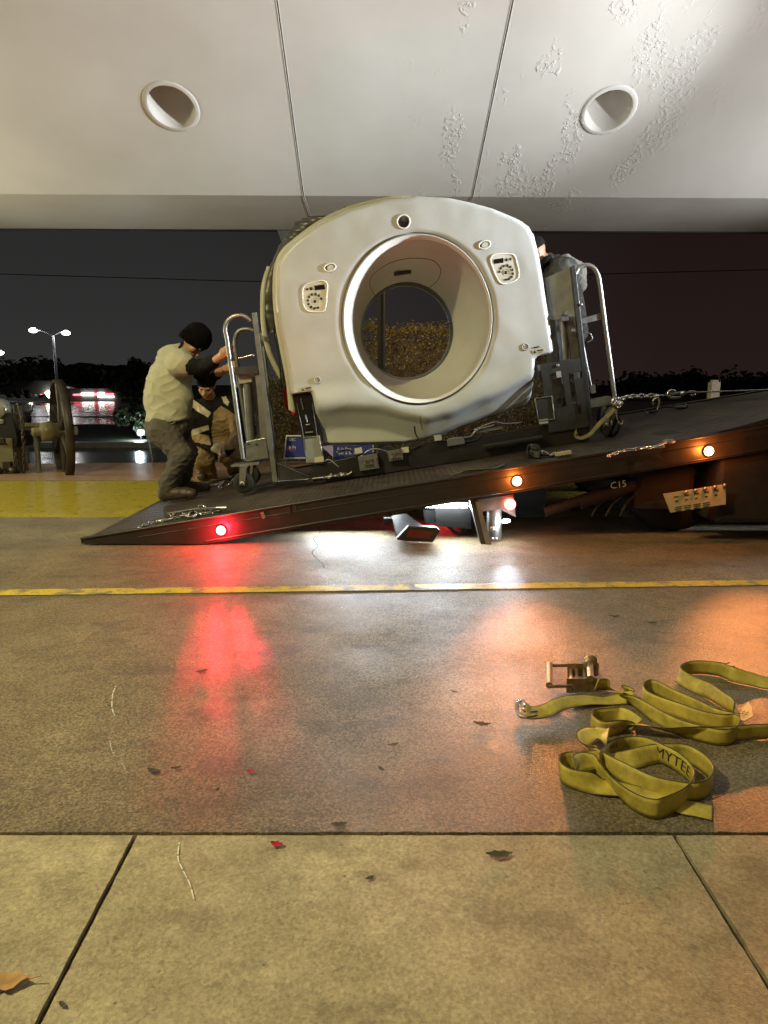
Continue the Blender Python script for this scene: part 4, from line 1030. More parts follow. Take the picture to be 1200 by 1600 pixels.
def strap_text(b, rb, s, size, s0, side=1, flip=False, dy=0.0):
    low, up, nor = rb; d = [0]
    for a, c in zip(low, low[1:]): d.append(d[-1]+((c-a).length))
    L_ = d[-1]; vs, fs = text_mesh(s, size)
    def at(x, y):
        s_ = max(0, min(L_-1e-6, s0*L_+(-x if flip else x)))
        for i in range(len(d)-1):
            if s_ <= d[i+1]:
                t = (s_-d[i])/max(1e-9, d[i+1]-d[i]); l = low[i].lerp(low[i+1], t); u = up[i].lerp(up[i+1], t); nn = nor[i].lerp(nor[i+1], t)
                return l.lerp(u, .5+(y+dy)/.052)+nn*side*.0022
    b.add([at(v.x, v.y) for v in vs], fs)
def strap_mat(name, col):
    m, t, b = new_mat(name); L = t.links.new
    tc = N(t, 'ShaderNodeTexCoord'); O = tc.outputs['Object']
    n = N(t, 'ShaderNodeTexNoise', Scale=14.0, Detail=6.0, Roughness=.7); L(O, n.inputs['Vector'])
    r = N(t, 'ShaderNodeValToRGB'); e = r.color_ramp.elements; e[0].position = .3; e[1].position = .62
    e[0].color = tuple(c*.42 for c in col)+(1,); e[1].color = col+(1,); L(n.outputs[0], r.inputs[0]); L(r.outputs[0], b.inputs['Base Color'])
    b.inputs['Roughness'].default_value = .62
    w = N(t, 'ShaderNodeTexNoise', Scale=420.0, Detail=2.0); L(O, w.inputs['Vector'])
    bp = N(t, 'ShaderNodeBump', Strength=.35, Distance=.002); L(w.outputs[0], bp.inputs['Height']); L(bp.outputs[0], b.inputs['Normal'])
    return m
M['strap'] = strap_mat('yellow_green_webbing', (.50, .41, .07))
M['tanstrap'] = strap_mat('tan_webbing', (.20, .17, .07))
M['strap_edge'] = mat('dark_webbing_edge', (.05, .045, .012), .7, var=.2)
# deck strap pieces
rb = ribbon([(dk(703, 742, .004), 80), (dk(725, 737, .004), 80), (dk(750, 736, .006), 60), (dk(770, 732, .006), 80), (dk(785, 726, .01), 60)], .035)
o = ribbon_mesh(*rb).build('deck_strap', M['tanstrap'], loc=rb[0][0]); tag(o, 'short yellow strap end lying on the near bed edge left of the first amber light', 'strap')
rb = ribbon([(dk(824, 716, .01), 0), (dk(822, 706, .02), 10), (dk(832, 703, .02), 0), (dk(846, 706, .02), 20), (dk(842, 716, .01), 10), (dk(828, 712, .01), 0), (dk(850, 712, .01), 70), (dk(890, 708, .01), 80)], .045)
o = ribbon_mesh(*rb).build('deck_strap', M['tarp'], loc=rb[0][0]); tag(o, 'dark strap rolled up at the near bed edge with a tan patch on its tail', 'strap')
b = MB(); b.box(dk(880, 708, .03), (.10, .05, .02), RY); b.build('patch', M['beige'], o)
rb = ribbon([(P(966, 638, YR-.09), 20), (P(955, 650, YR-.09), 20), (P(940, 664, YR-.09), 20), (P(925, 680, YR-.09), 30), (P(908, 687, YR-.08), 50), (P(897, 682, YR-.06), 40), (P(898, 674, YR-.02), 20)], .035)
o = ribbon_mesh(*rb).build('tie_strap', M['tanstrap'], loc=rb[0][0]); tag(o, 'worn tan tie strap looped under the right dolly corner', 'strap')
b = MB(); q = dk(1045, 690, .015); b.ball(q, .035, 12, (1.3, .8, .5)); b.tube([dk(1020, 698, .01), q], .009, 8); o = b.build('tie_down_shackle', M['steel'], loc=q); tag(o, 'small tan shackle on the near bed edge below the winch cable', 'shackle')
b = MB(); q = dk(1063, 636, .02); b.ball(q, .05, 14, (1.3, .9, .45)); b.ball(q+V(.05, 0, .01), .022, 10); b.tube([q-V(.05, 0, 0), q+V(-.12, 0, 0)], .008, 8); o = b.build('snatch_block', M['dark'], loc=q); tag(o, 'dark snatch block lying on the far side of the bed under the winch hook', 'pulley')
b = MB(); q = dk(1018, 644, .012); b.box(q, (.10, .05, .02), Matrix.Rotation(R(25), 3, 'Z')); o = b.build('wood_block', M['dark'], loc=q); tag(o, 'flat dark block lying on the bed right of the dolly caster', 'block')

# ================================================================== RATCHET STRAPS ON THE GROUND
def s8(x, y, z=.002): return PG(780+x/2.857, 1000+y/2.857, z)
def S(L_): return [(s8(x, y, .003+(zz if zz else 0)), tl) for x, y, tl, zz in L_]
grp = 'yellow straps on the ground'
rbC1 = ribbon(S([(950, 806, 80, 0), (880, 790, 80, 0), (800, 774, 75, 0), (700, 738, 80, .004), (560, 702, 80, .004), (460, 692, 70, .004), (400, 684, 30, 0), (330, 664, 5, 0), (285, 640, 0, 0), (272, 612, -5, 0), (285, 588, -8, 0), (340, 585, -10, 0), (410, 590, -5, 0), (455, 622, 10, 0), (520, 690, 15, 0), (600, 760, 8, 0), (680, 797, 0, 0), (740, 790, -5, 0), (820, 745, 0, 0), (862, 690, 0, 0), (852, 640, 0, 0), (800, 590, 4, .004), (720, 545, 4, .004), (640, 512, 4, .004), (560, 510, 4, .004), (500, 535, 8, .004), (450, 590, 8, .004)]), .052)
o = ribbon_mesh(*rbC1).build('ratchet_strap', M['strap'], loc=s8(600, 700)); tag(o, 'nearest yellow strap coil on the ground, printed with black letters', 'strap', grp)
edge_stripe(*rbC1).build('edge_binding', M['strap_edge'], o)
b = MB(); strap_text(b, rbC1, 'MYTEE', .042, .785, -1, True); b.build('print', M['ink'], o); b = MB(); strap_text(b, rbC1, 'WLL', .020, .93, -1, True, .010); b.build('print', M['ink'], o); b = MB(); strap_text(b, rbC1, '3333 LBS', .020, .93, -1, True, -.016); b.build('print', M['ink'], o)
rbC2 = ribbon(S([(478, 470, 10, .05), (440, 440, 70, .04), (412, 480, 40, .02), (425, 540, 10, 0), (470, 585, 0, .0), (560, 640, -10, .0), (660, 690, -10, 0), (760, 716, -8, 0), (860, 722, 0, 0), (925, 700, 0, 0), (950, 655, 0, .0), (930, 610, 0, 0), (880, 570, 2, 0), (820, 545, 4, 0), (760, 545, 8, 0), (700, 552, 20, 0), (620, 572, 45, 0), (540, 580, 60, 0), (470, 575, 50, .01), (400, 585, 50, .02), (350, 610, 20, .015)]), .052)
o = ribbon_mesh(*rbC2).build('ratchet_strap', M['strap'], loc=s8(700, 690)); tag(o, 'wide outer loop of yellow strap lying over the nearest coil', 'strap', grp)
edge_stripe(*rbC2).build('edge_binding', M['strap_edge'], o)
rbA = ribbon(S([(425, 222, 10, .02), (470, 220, 30, .01), (520, 225, 70, .01), (570, 240, 40, 0), (600, 285, 0, 0), (560, 285, 60, 0), (500, 290, 80, 0), (400, 290, 70, .01), (300, 308, 60, .01), (230, 340, 60, .006), (160, 352, 60, .005), (120, 348, 40, .01)]), .045)
ra = ribbon_mesh(*rbA).build('ratchet_strap', M['strap'], loc=s8(400, 290)); tag(ra, 'yellow strap with a steel ratchet and a wire hook at its left end', 'strap', grp)
edge_stripe(*rbA).build('edge_binding', M['strap_edge'], ra)
rbB = ribbon(S([(520, 232, 60, .03), (565, 260, 60, .01), (610, 305, 20, 0), (680, 360, 0, 0), (780, 415, 0, 0), (880, 448, 0, 0), (980, 470, 0, 0), (1045, 460, 0, 0), (1068, 425, 0, 0), (1045, 398, 0, .0), (990, 400, 0, 0), (900, 385, 4, 0), (800, 350, 4, 0), (700, 315, 4, 0), (645, 285, 4, 0), (640, 250, 2, 0), (690, 240, 2, 0), (780, 285, 2, 0), (880, 330, 2, 0), (970, 372, 5, 0), (1070, 392, 8, 0)]), .05)
o = ribbon_mesh(*rbB).build('ratchet_strap', M['strap'], loc=s8(800, 400)); tag(o, 'long doubled yellow strap stretching from the ratchet to the middle pile', 'strap', grp)
edge_stripe(*rbB).build('edge_binding', M['strap_edge'], o)
rbE = ribbon(S([(585, 400, 50, .02), (540, 372, 10, 0), (480, 370, 0, 0), (425, 378, 0, 0), (410, 398, 0, 0), (450, 430, 0, 0), (510, 425, 5, 0), (560, 400, 40, 0), (560, 362, 75, .02), (640, 375, 70, .02), (760, 410, 50, .006), (860, 432, 30, .004), (960, 450, 10, .004), (1070, 448, 5, 0), (1130, 442, 5, 0), (1200, 440, 5, 0), (1290, 430, 10, 0)]), .05)
o = ribbon_mesh(*rbE).build('ratchet_strap', M['strap'], loc=s8(900, 440)); tag(o, 'yellow strap with a small folded loop at left running off the right edge', 'strap', grp)
edge_stripe(*rbE).build('edge_binding', M['strap_edge'], o)
rbD = ribbon(S([(1300, 215, 60, 0), (1200, 218, 60, 0), (1120, 202, 50, 0), (1040, 185, 20, 0), (980, 160, 4, 0), (900, 150, 0, 0), (840, 155, 0, 0), (795, 172, -8, 0), (800, 195, -20, 0), (850, 225, -30, 0), (920, 255, -20, 0), (980, 290, -5, 0), (1030, 320, 0, 0), (1080, 340, 30, .004), (1110, 350, 70, .01)]), .05)
o = ribbon_mesh(*rbD).build('ratchet_strap', M['strap'], loc=s8(900, 200)); tag(o, 'farthest yellow strap loop by the right edge, ending in a printed pale tip', 'strap', grp)
edge_stripe(*rbD).build('edge_binding', M['strap_edge'], o)
M['tip'] = mat('pale_tip', (.50, .42, .18), .6, var=.1)
b = MB(); tip = [s8(x, y, .035) for x, y in ((1045, 350), (1112, 275), (1128, 300), (1132, 340), (1095, 360))]; b.prism(tip, (0, 0, -.004)); tp = b.build('pale_tip', M['tip'], o)
b = MB(); c0 = s8(1088, 330, .037); rt = (s8(1112, 288, .037)-s8(1060, 352, .037)).normalized(); upv = V(0, 0, 1).cross(rt); text_on(b, 'TEE', .034, c0, rt, upv, .001); b.build('print', M['ink'], tp)
# the ratchet
M['rust'] = mat('worn_zinc_ratchet', (.30, .21, .12), .42, .7, var=.45, scale=30)
q = lambda x, y, z: s8(x, y, 0)+V(0, 0, z)
b = MB()
for yy in (150, 245):
    b.tube([q(218, yy+5, .035), q(320, yy+2, .035), q(330, yy, .02)], .006, 8)
b.cyl(q(222, 158, .042), q(222, 250, .038), .012, 12); b.build('ratchet_handle', M['rust'], ra)
b = MB()
for yy in (165, 235):
    c0 = q(372, yy, .028); b.box(c0, (.115, .004, .05), Matrix.Rotation(R(3), 3, 'Z'))
for xx in (318, 345, 378, 410): b.cyl(q(xx, 165, .03), q(xx, 235, .03), .0065, 10)
b.build('ratchet_frame', M['rust'], ra)
b = MB(); b.cyl(q(400, 160, .055), q(404, 240, .055), .012, 14)
for yy in (160, 176): b.lathe(q(404, yy, .055), (0, 1, 0), [(0, 0), (0, .026), (.004, .026), (.004, 0)], 11)
b.build('ratchet_spool', M['rust'], ra)
b = MB(); b.tube(vcat([q(168, 352, .012), q(130, 360, .012), (q(95, 358, .014)), q(78, 340, .02), q(80, 322, .03), q(100, 312, .03), q(118, 322, .02)], 6), .0062, 10)
b.tube(vcat([q(168, 345, .02), q(130, 350, .022), q(104, 345, .03), q(100, 325, .035)], 6), .005, 10); b.build('wire_hook', M['chrome'], ra)

# ------------------------------------------------------------------ litter on the ground
def leaf(px, py, size, rot, m, label, cat='leaf', curl=.2, stem=True, group=None, nm='fallen_leaf', asp=.42):
    c = PG(px, py, .006); b = MB(); ca, sa = math.cos(rot), math.sin(rot); n = 8; rows = []
    for i in range(n+1):
        t = i/n; w = math.sin(math.pi*min(1, t*1.02+.0))**.8*size*asp*(.8+.2*math.sin(i*2.3+px)) if 0 < i < n else .001
        for s in (-1, 0, 1):
            x = (t-.5)*size; y = s*w; z = .0015+curl*size*((t-.5)**2*1.2+abs(s)*.16+.05*math.sin(i*3+s))
            rows.append(c+V(x*ca-y*sa, x*sa+y*ca, z))
    b.add(rows, [(i*3+k, i*3+k+1, (i+1)*3+k+1, (i+1)*3+k) for i in range(n) for k in range(2)], True)
    if stem: e0 = rows[-2]; b.tube([e0, e0+V(ca*size*.25, sa*size*.25, .006)], .0014, 5)
    o = b.build(nm, m, loc=c, fixn=False); return tag(o, label, cat, group)
M['leafb'] = mat('brown_leaf', (.30, .17, .06), .6, var=.4, scale=40)
M['petal'] = mat('red_petal', (.33, .01, .02), .35, var=.4, scale=60)
M['deb'] = mat('dark_debris', (.045, .04, .018), .7, var=.4, scale=60)
leaf(8, 1538, .085, .05, M['leafb'], 'curled brown leaf at the lower left corner of the walkway', curl=.35, asp=.3)
leaf(391, 1207, .028, .1, M['petal'], 'crumpled red petal on the concrete above the long joint', 'petal', .5, False, nm='red_petal')
leaf(432, 1321, .030, 2.9, M['petal'], 'crumpled dark red petal just below the long joint', 'petal', .5, False, nm='red_petal')
dgrp = 'bits of dark debris on the concrete'
for k, (x, y, s, r, lab) in enumerate(((316, 1050, .05, .6, 'dark leaf fragment inside the red glow on the concrete'), (275, 1201, .030, .2, 'dark round bit left of the red petal on the drive'), (240, 1205, .04, -.3, 'faint dark bit between the white scratch and the round bit'), (340, 1235, .02, 1.5, 'tiny dark bit below left of the red petal'), (753, 1133, .055, -.25, 'long dark twig bit left of the strap hook'), (710, 1082, .03, -.5, 'dark bit in the edge of the white glow'), (614, 1165, .035, .3, 'dark clump in the middle of the drive'), (596, 1203, .028, -.9, 'small dark clump below the middle clump'), (578, 1373, .022, .5, 'small dark chip on the walkway near the middle'), (780, 1338, .06, .05, 'flat dark flake on the walkway just below the joint'), (98, 1571, .018, -.6, 'small chip on the walkway right of the left slab joint'), (1018, 974, .05, .1, 'dark flake on the shaded drive at right'), (960, 964, .05, .1, 'second dark flake on the shaded drive at right, left of the other'), (530, 1290, .04, .1, 'dark bit just above the long joint near the middle'))):
    leaf(x, y, s, r, M['deb'], lab, 'debris', .3, False, dgrp, 'leaf_fragment', .3)
b = MB(); b.tube([PG(1125, 1042, .006), PG(1131, 1038, .016), PG(1138, 1042, .01), PG(1148, 1041, .012)], .003, 5); b.tube([PG(1131, 1038, .012), PG(1140, 1035, .012)], .0025, 5); b.tube([PG(1112, 1040, .006), PG(1124, 1042, .01)], .0035, 5); o = b.build('twig', M['deb'], loc=PG(1130, 1040)); tag(o, 'small dry twig lying beyond the farthest strap loop', 'twig')
M['chalk'] = mat('white_scratch', (.62, .60, .52), .8, var=.3, scale=80)
for pts, w in (([(181, 1072), (176, 1085), (175, 1105), (179, 1118)], .0025), ([(172, 1158), (174, 1170), (178, 1178), (184, 1180)], .0018), ([(187, 1190), (193, 1196), (196, 1202)], .0018), ([(280, 1316), (278, 1340), (285, 1358), (296, 1380), (304, 1408)], .0022)):
    c = catmull(pts, 8); b = MB(); vs = []
    for i, (x, y) in enumerate(c):
        p = PG(x, y, .0045 if y < 1310 else .0072); ww = w*(.6+.6*abs(noise.noise((i*.7, x*.1, 0)))); vs += [p-V(ww, 0, 0), p+V(ww, 0, 0)]
    b.add(vs, [(2*i, 2*i+1, 2*i+3, 2*i+2) for i in range(len(c)-1) if (i*7) % 5 != 2]); b.build('chalk_marking', M['chalk'])['kind'] = 'structure'
# crack in the lit concrete
b = MB(); c = catmull([(497, 823), (500, 832), (490, 842), (497, 853), (488, 862), (494, 872), (503, 880), (507, 888)], 6); vs = []
for i, (x, y) in enumerate(c):
    p = PG(x+1.5*noise.noise((i*.9, 0, 0)), y, .003); vs += [p-V(.003, 0, 0), p+V(.003, 0, 0)]
b.add(vs, [(2*i, 2*i+1, 2*i+3, 2*i+2) for i in range(len(c)-1)]); b.build('crack_marking', M['joint'])['kind'] = 'structure'

# ================================================================== PEOPLE (implicit surfaces)
def nets(f, org, h):
    s = f < 0; nx, ny, nz = f.shape
    cs = np.zeros((nx-1, ny-1, nz-1), int)
    for i in (0, 1):
        for j in (0, 1):
            for k in (0, 1): cs += s[i:nx-1+i, j:ny-1+j, k:nz-1+k]
    act = (cs > 0) & (cs < 8); idx = -np.ones(act.shape, int); idx[act] = np.arange(act.sum())
    I = np.argwhere(act); acc = np.zeros((len(I), 3)); cnt = np.zeros(len(I))
    corners = [(i, j, k) for i in (0, 1) for j in (0, 1) for k in (0, 1)]
    for a in corners:
        for ax in range(3):
            if a[ax] == 0:
                c_ = list(a); c_[ax] = 1
                fa = f[I[:, 0]+a[0], I[:, 1]+a[1], I[:, 2]+a[2]]; fb = f[I[:, 0]+c_[0], I[:, 1]+c_[1], I[:, 2]+c_[2]]
                mk = (fa < 0) != (fb < 0); den = np.where(mk, fa-fb, 1); t = np.where(mk, fa/den, 0)
                p = np.array(a, float)[None, :].repeat(len(I), 0); p[:, ax] += t
                acc[mk] += p[mk]; cnt[mk] += 1
    vs = (I+acc/np.maximum(cnt, 1)[:, None])*h+np.array(org)
    faces = []
    for ax in range(3):
        o1, o2 = (ax+1) % 3, (ax+2) % 3
        sl = [slice(None)]*3; sl2 = [slice(None)]*3; sl[ax] = slice(0, -1); sl2[ax] = slice(1, None)
        ch = s[tuple(sl)] != s[tuple(sl2)]; E = np.argwhere(ch)
        E = E[(E[:, o1] > 0) & (E[:, o2] > 0) & (E[:, o1] < f.shape[o1]-1) & (E[:, o2] < f.shape[o2]-1)]
        q = []
        for d1, d2 in ((0, 0), (1, 0), (1, 1), (0, 1)):
            G = E.copy(); G[:, o1] -= d1; G[:, o2] -= d2; q.append(idx[G[:, 0], G[:, 1], G[:, 2]])
        q = np.stack(q, 1); q = q[(q >= 0).all(1)]; sg = None
        faces.append(q)
    return vs, np.concatenate(faces)
def sdf_build(prims, h, k, name, m, parent=None, loc=None, wr=0.0, wscale=8.0, wstretch=(1, 1, 1), cuts=()):
    """prims: (a, b, ra, rb) tapered capsules or ('e', c, (rx,ry,rz), R) ellipsoids"""
    lo_ = np.array([1e9]*3); hi_ = -lo_
    for p in prims:
        if p[0] == 'e': c = np.array(p[1]); r = max(p[2]); lo_ = np.minimum(lo_, c-r); hi_ = np.maximum(hi_, c+r)
        else:
            for c, r in ((p[0], p[2]), (p[1], p[3])): c = np.array(c); lo_ = np.minimum(lo_, c-r); hi_ = np.maximum(hi_, c+r)
    lo_ -= 3*h+k*.5; hi_ += 3*h+k*.5
    n = np.ceil((hi_-lo_)/h).astype(int)+1; f = np.full(n, 1.0, np.float32)
    for p in prims:
        if p[0] == 'e': c = np.array(p[1]); r = max(p[2]); a0, a1 = c-r, c+r
        else: A_ = np.array(p[0]); B_ = np.array(p[1]); r = max(p[2], p[3]); a0, a1 = np.minimum(A_, B_)-r, np.maximum(A_, B_)+r
        i0 = np.maximum(0, np.floor((a0-k-2*h-lo_)/h)).astype(int); i1 = np.minimum(n, np.ceil((a1+k+2*h-lo_)/h).astype(int)+1)
        g = np.meshgrid(*[np.arange(i0[d], i1[d])*h+lo_[d] for d in range(3)], indexing='ij'); X = np.stack(g, -1)
        if p[0] == 'e':
            rot = np.array(p[3]) if len(p) > 3 and p[3] is not None else np.eye(3); Q = (X-c)@rot; rr = np.array(p[2])
            k0 = np.linalg.norm(Q/rr, axis=-1); k1 = np.linalg.norm(Q/(rr*rr), axis=-1); d = k0*(k0-1)/np.maximum(k1, 1e-6)
        else:
            ba = B_-A_; L2 = max(1e-9, ba@ba); t = np.clip(((X-A_)@ba)/L2, 0, 1); d = np.linalg.norm(X-A_-t[..., None]*ba, axis=-1)-(p[2]+t*(p[3]-p[2]))
        sub = f[i0[0]:i1[0], i0[1]:i1[1], i0[2]:i1[2]]
        hh = np.clip(.5+.5*(sub-d)/k, 0, 1); f[i0[0]:i1[0], i0[1]:i1[1], i0[2]:i1[2]] = sub*(1-hh)+d*hh-k*hh*(1-hh)
    if cuts:
        g = np.meshgrid(*[np.arange(n[d])*h+lo_[d] for d in range(3)], indexing='ij'); X = np.stack(g, -1)
        for pt, nn in cuts: f = np.maximum(f, ((X-np.array(pt))@np.array(Vector(nn).normalized())).astype(np.float32))
    vs, fs = nets(f, lo_, h)
    b = MB(); b.v = [Vector(v) for v in vs]; b.f = [tuple(int(i) for i in q) for q in fs]; b.sm = [True]*len(b.f)
    o = b.build(name, m, parent, loc)
    if wr:
        me = o.data; st = wstretch
        nor = [v.normal.copy() for v in me.vertices]
        for v, nn in zip(me.vertices, nor):
            q = v.co; a_ = noise.noise((q.x*wscale*st[0], q.y*wscale*st[1], q.z*wscale*st[2]))
            c_ = 1-abs(noise.noise((q.x*wscale*2*st[0]+7, q.y*wscale*2*st[1], q.z*wscale*2*st[2])))*2
            v.co = q+nn*(a_*wr+max(0, c_)**2*wr*.7-wr*.2)
    return o
T3 = lambda v: (v.x, v.y, v.z)
def cap(a, b_, ra, rb): return (T3(a), T3(b_), ra, rb)
def chainp(*args):
    out = []
    for (a, ra), (b_, rb) in zip(args, args[1:]): out.append(cap(a, b_, ra, rb))
    return out
def hand(wrist, grip, fdir, side, s=1.0):
    """palm from wrist to the grip point, four bent fingers curling round a bar, and a thumb; fdir: curl direction, side: row of knuckles"""
    pr = []; d = (grip-wrist).normalized(); pr += [cap(wrist, grip-d*.02, .024*s, .030*s), cap(grip-d*.02+side*.02, grip-d*.02-side*.022, .022*s, .020*s)]
    for i, L_ in enumerate((.92, 1.0, .96, .78)):
        k0 = grip+side*(.030-.020*i)*s; k1 = k0+(d*.6+fdir*.35).normalized()*.034*L_*s; k2 = k1+(fdir*.95-d*.25).normalized()*.028*L_*s; k3 = k2+(fdir*.3-d*.95).normalized()*.022*L_*s
        pr += [cap(k0, k1, .0098*s, .0092*s), cap(k1, k2, .0090*s, .0084*s), cap(k2, k3, .0082*s, .0070*s)]
    t0 = wrist.lerp(grip, .45)+side*.022*s; t1 = t0+(side*.6+fdir*.8).normalized()*.032*s; t2 = t1+(d*.8+fdir*.4).normalized()*.028*s
    pr += [cap(t0, t1, .0115*s, .0105*s), cap(t1, t2, .0100*s, .0085*s)]
    return pr
def head(c, fwd, up, s=1.0):
    """skull, jaw, nose, brow, lips, ears, neck is added by the caller"""
    fwd = fwd.normalized(); up = (up-fwd*up.dot(fwd)).normalized(); rt = fwd.cross(up)
    rot = np.array([[rt.x, fwd.x, up.x], [rt.y, fwd.y, up.y], [rt.z, fwd.z, up.z]])
    def q(x, y, z): return c+(rt*x+fwd*y+up*z)*s
    pr = [('e', T3(q(0, -.012, .03)), (.074*s, .094*s, .088*s), rot), ('e', T3(q(0, .03, -.035)), (.058*s, .062*s, .075*s), rot),
          cap(q(0, .06, -.095), q(0, .066, -.088), .018*s, .016*s), cap(q(0, .088, -.005), q(0, .108, -.035), .009*s, .014*s),
          cap(q(-.035, .082, .016), q(.035, .082, .016), .012*s, .012*s), cap(q(-.02, .088, -.062), q(.02, .088, -.062), .009*s, .009*s),
          cap(q(-.045, .06, -.025), q(-.04, .05, -.05), .02*s, .018*s), cap(q(.045, .06, -.025), q(.04, .05, -.05), .02*s, .018*s)]
    for sx in (-1, 1): pr += [cap(q(sx*.076, -.008, .012), q(sx*.074, .0, -.028), .012*s, .008*s)]
    return pr, q
M['skin'] = mat('skin', (.42, .22, .13), .5, var=.12, scale=25, bump=.1)
M['tee'] = mat('sage_tee', (.42, .41, .31), .85, var=.08, scale=6, bump=.3, bscale=300)
M['blackcloth'] = mat('black_cloth', (.012, .011, .012), .9, spec=.12, var=.3, scale=20, bump=.4, bscale=200)
M['knit'] = mat('black_knit', (.005, .0045, .005), .95, spec=.08, var=.3, scale=60, bump=.8, bscale=160)
M['jeans'] = mat('faded_dark_jeans', (.085, .075, .062), .85, var=.35, scale=7, bump=.4, bscale=250)
M['boot'] = mat('leather_boot', (.05, .032, .022), .5, var=.3, scale=20, bump=.3)
M['canvas'] = mat('tan_canvas', (.24, .16, .075), .85, var=.2, scale=8, bump=.4, bscale=200)
M['reflect'] = mat('tan_reflective_tape', (.45, .40, .26), .5, var=.1)
M['eye'] = mat('eye_dark', (.02, .015, .012), .2, var=0)
M['greycloth'] = mat('light_grey_cloth', (.28, .27, .24), .85, var=.2)
def eyes(q, par, s=1.0):
    for sx in (-1, 1):
        b = MB(); b.ball(q(sx*.031, .083, .0), .010*s, 10); b.build('eye', M['eye'], par)

# --- man pushing the dolly
Y1 = 5.78
def A(px, py, d=0): return P(px, py, Y1+d)
m1 = thing('person', A(270, 785), 'standing man in a sage tee, black beanie and jeans bending to push the left dolly', 'person', None)
hdc = A(303, 533, .04)
fw = V(.50, -.05, -.86); upv = V(.86, 0, .5)
hp_, hq = head(hdc, fw, upv, 1.03)
sh_n, sh_f = A(279, 566, -.14), A(288, 563, .26)
pel = A(262, 664, .05); chest = A(268, 590, .05); neck0 = A(280, 553, .05)
el_n, wr_n = A(315, 574, -.20), A(343, 559, -.42); gr_n = A(351.5, 550, -.46)
el_f, wr_f = A(322, 592, .22), A(352, 577, -.10); gr_f = A(362, 574, -.14)
hipn, hipf = A(254, 672, -.05), A(270, 668, .14)
knn, knf = A(284, 712, -.10), A(291, 706, .16)
ann, anf = A(262, 764, -.06), A(284, 752, .2)
body = hp_+[cap(neck0, hdc+V(-.02, 0, -.03), .058, .055), cap(chest, pel, .125, .135), cap(sh_n.lerp(chest, .2), sh_f.lerp(chest, .2), .085, .085)]
body += chainp((sh_n, .058), (el_n, .045), (wr_n, .029))+chainp((sh_f, .058), (el_f, .044), (wr_f, .029))
body += chainp((hipn, .09), (knn, .06), (ann, .04))+chainp((hipf, .09), (knf, .06), (anf, .04))
body += [cap(ann, ann+V(.18, -.02, -.06), .035, .03), cap(anf, anf+V(.18, 0, -.05), .035, .03)]
body += hand(wr_n, gr_n, V(.5, .8, 0), V(.14, 0, .98), 1.12)+hand(wr_f, gr_f, V(.5, .8, 0), V(.14, 0, .98), 1.1)
bd = sdf_build(body, .0055, .018, 'body', M['skin'], m1)
eyes(hq, m1)
tee = [cap(A(276, 566, .06), A(266, 605, .05), .150, .152), cap(A(266, 605, .05), A(261, 652, .05), .158, .172), cap(A(252, 585, .05), A(248, 625, .05), .10, .115), cap(A(280, 618, .02), A(272, 655, .02), .11, .115),
       cap(sh_n, sh_f, .085, .08), cap(A(268, 560, .05), A(284, 553, .05), .09, .062)]
tee += [cap(sh_n, A(287, 570, -.16), .088, .084), cap(sh_f, A(297, 572, .25), .085, .078)]
sdf_build(tee, .008, .06, 'tee_shirt', M['tee'], m1, wr=.012, wscale=5, wstretch=(1.0, 1.0, 1.15), cuts=[((A(260, 660, 0)), V(.1, 0, -1))])
sdf_build(chainp((A(286, 570, -.15), .070), (el_n, .060), (el_n.lerp(wr_n, .72), .046)), .006, .03, 'sleeve', M['blackcloth'], m1, wr=.008, wscale=14)
sdf_build(chainp((sh_f, .064), (el_f, .056), (el_f.lerp(wr_f, .55), .048)), .007, .03, 'sleeve', M['blackcloth'], m1, wr=.008, wscale=14)
b = MB(); cc = A(283, 547, .03); b.tube([cc+V(.055*math.cos(t)*.5+.02*0, .075*math.sin(t), .06*math.cos(t)) for t in [2*math.pi*i/20 for i in range(20)]], .008, 6, closed=True); b.build('collar', M['blackcloth'], m1)
rt_ = fw.normalized().cross((upv-fw.normalized()*upv.dot(fw.normalized())).normalized()); fn_ = fw.normalized(); un_ = rt_.cross(fn_)
rotm = np.array([[rt_.x, fn_.x, un_.x], [rt_.y, fn_.y, un_.y], [rt_.z, fn_.z, un_.z]])
sdf_build([('e', T3(hq(0, -.012, .045)), (.098, .118, .112), rotm), cap(hq(-.05, -.05, -.03), hq(.05, -.05, -.03), .055, .055)], .006, .04, 'beanie', M['knit'], m1, wr=.004, wscale=20, cuts=[(T3(hq(0, -.02, -.045)), -(un_*.90+fn_*-.35))])
jn = [cap(A(252, 668, .04), A(278, 664, .06), .135, .120), cap(A(262, 680, .03), A(268, 685, .1), .12, .11)]
jn += chainp((hipn, .122), (knn, .092), (A(268, 745, -.07), .068), (A(262, 757, -.06), .078))+chainp((hipf, .118), (knf, .09), (A(288, 738, .18), .068), (A(284, 749, .19), .074))
sdf_build(jn, .008, .04, 'jeans', M['jeans'], m1, wr=.012, wscale=8, wstretch=(1, 1, 1.3))
for an, yo in ((ann, -.06), (anf, .2)):
    hz = dz(an.x)+.012; heel = V(an.x-.03, an.y, hz+.045); toe = V(an.x+.21, an.y-.03, dz(an.x+.21)+.045)
    bt = [cap(an+V(0, 0, .06), heel+V(.01, 0, .03), .056, .056), cap(heel, toe, .046, .044), cap(heel+V(.04, 0, .03), toe-V(.06, 0, -.01), .05, .042)]
    sdf_build(bt, .006, .03, 'boot', M['boot'], m1, wr=.004, wscale=20, cuts=[(V(heel.x, heel.y, hz), V(SM, 0, -1))])
b = MB(); b.tube([A(250+24*t, 662-3*t+3*math.sin(3*t), -.10) for t in [i/8 for i in range(9)]], .004, 5); b.build('pocket_seam', M['greycloth'], m1)

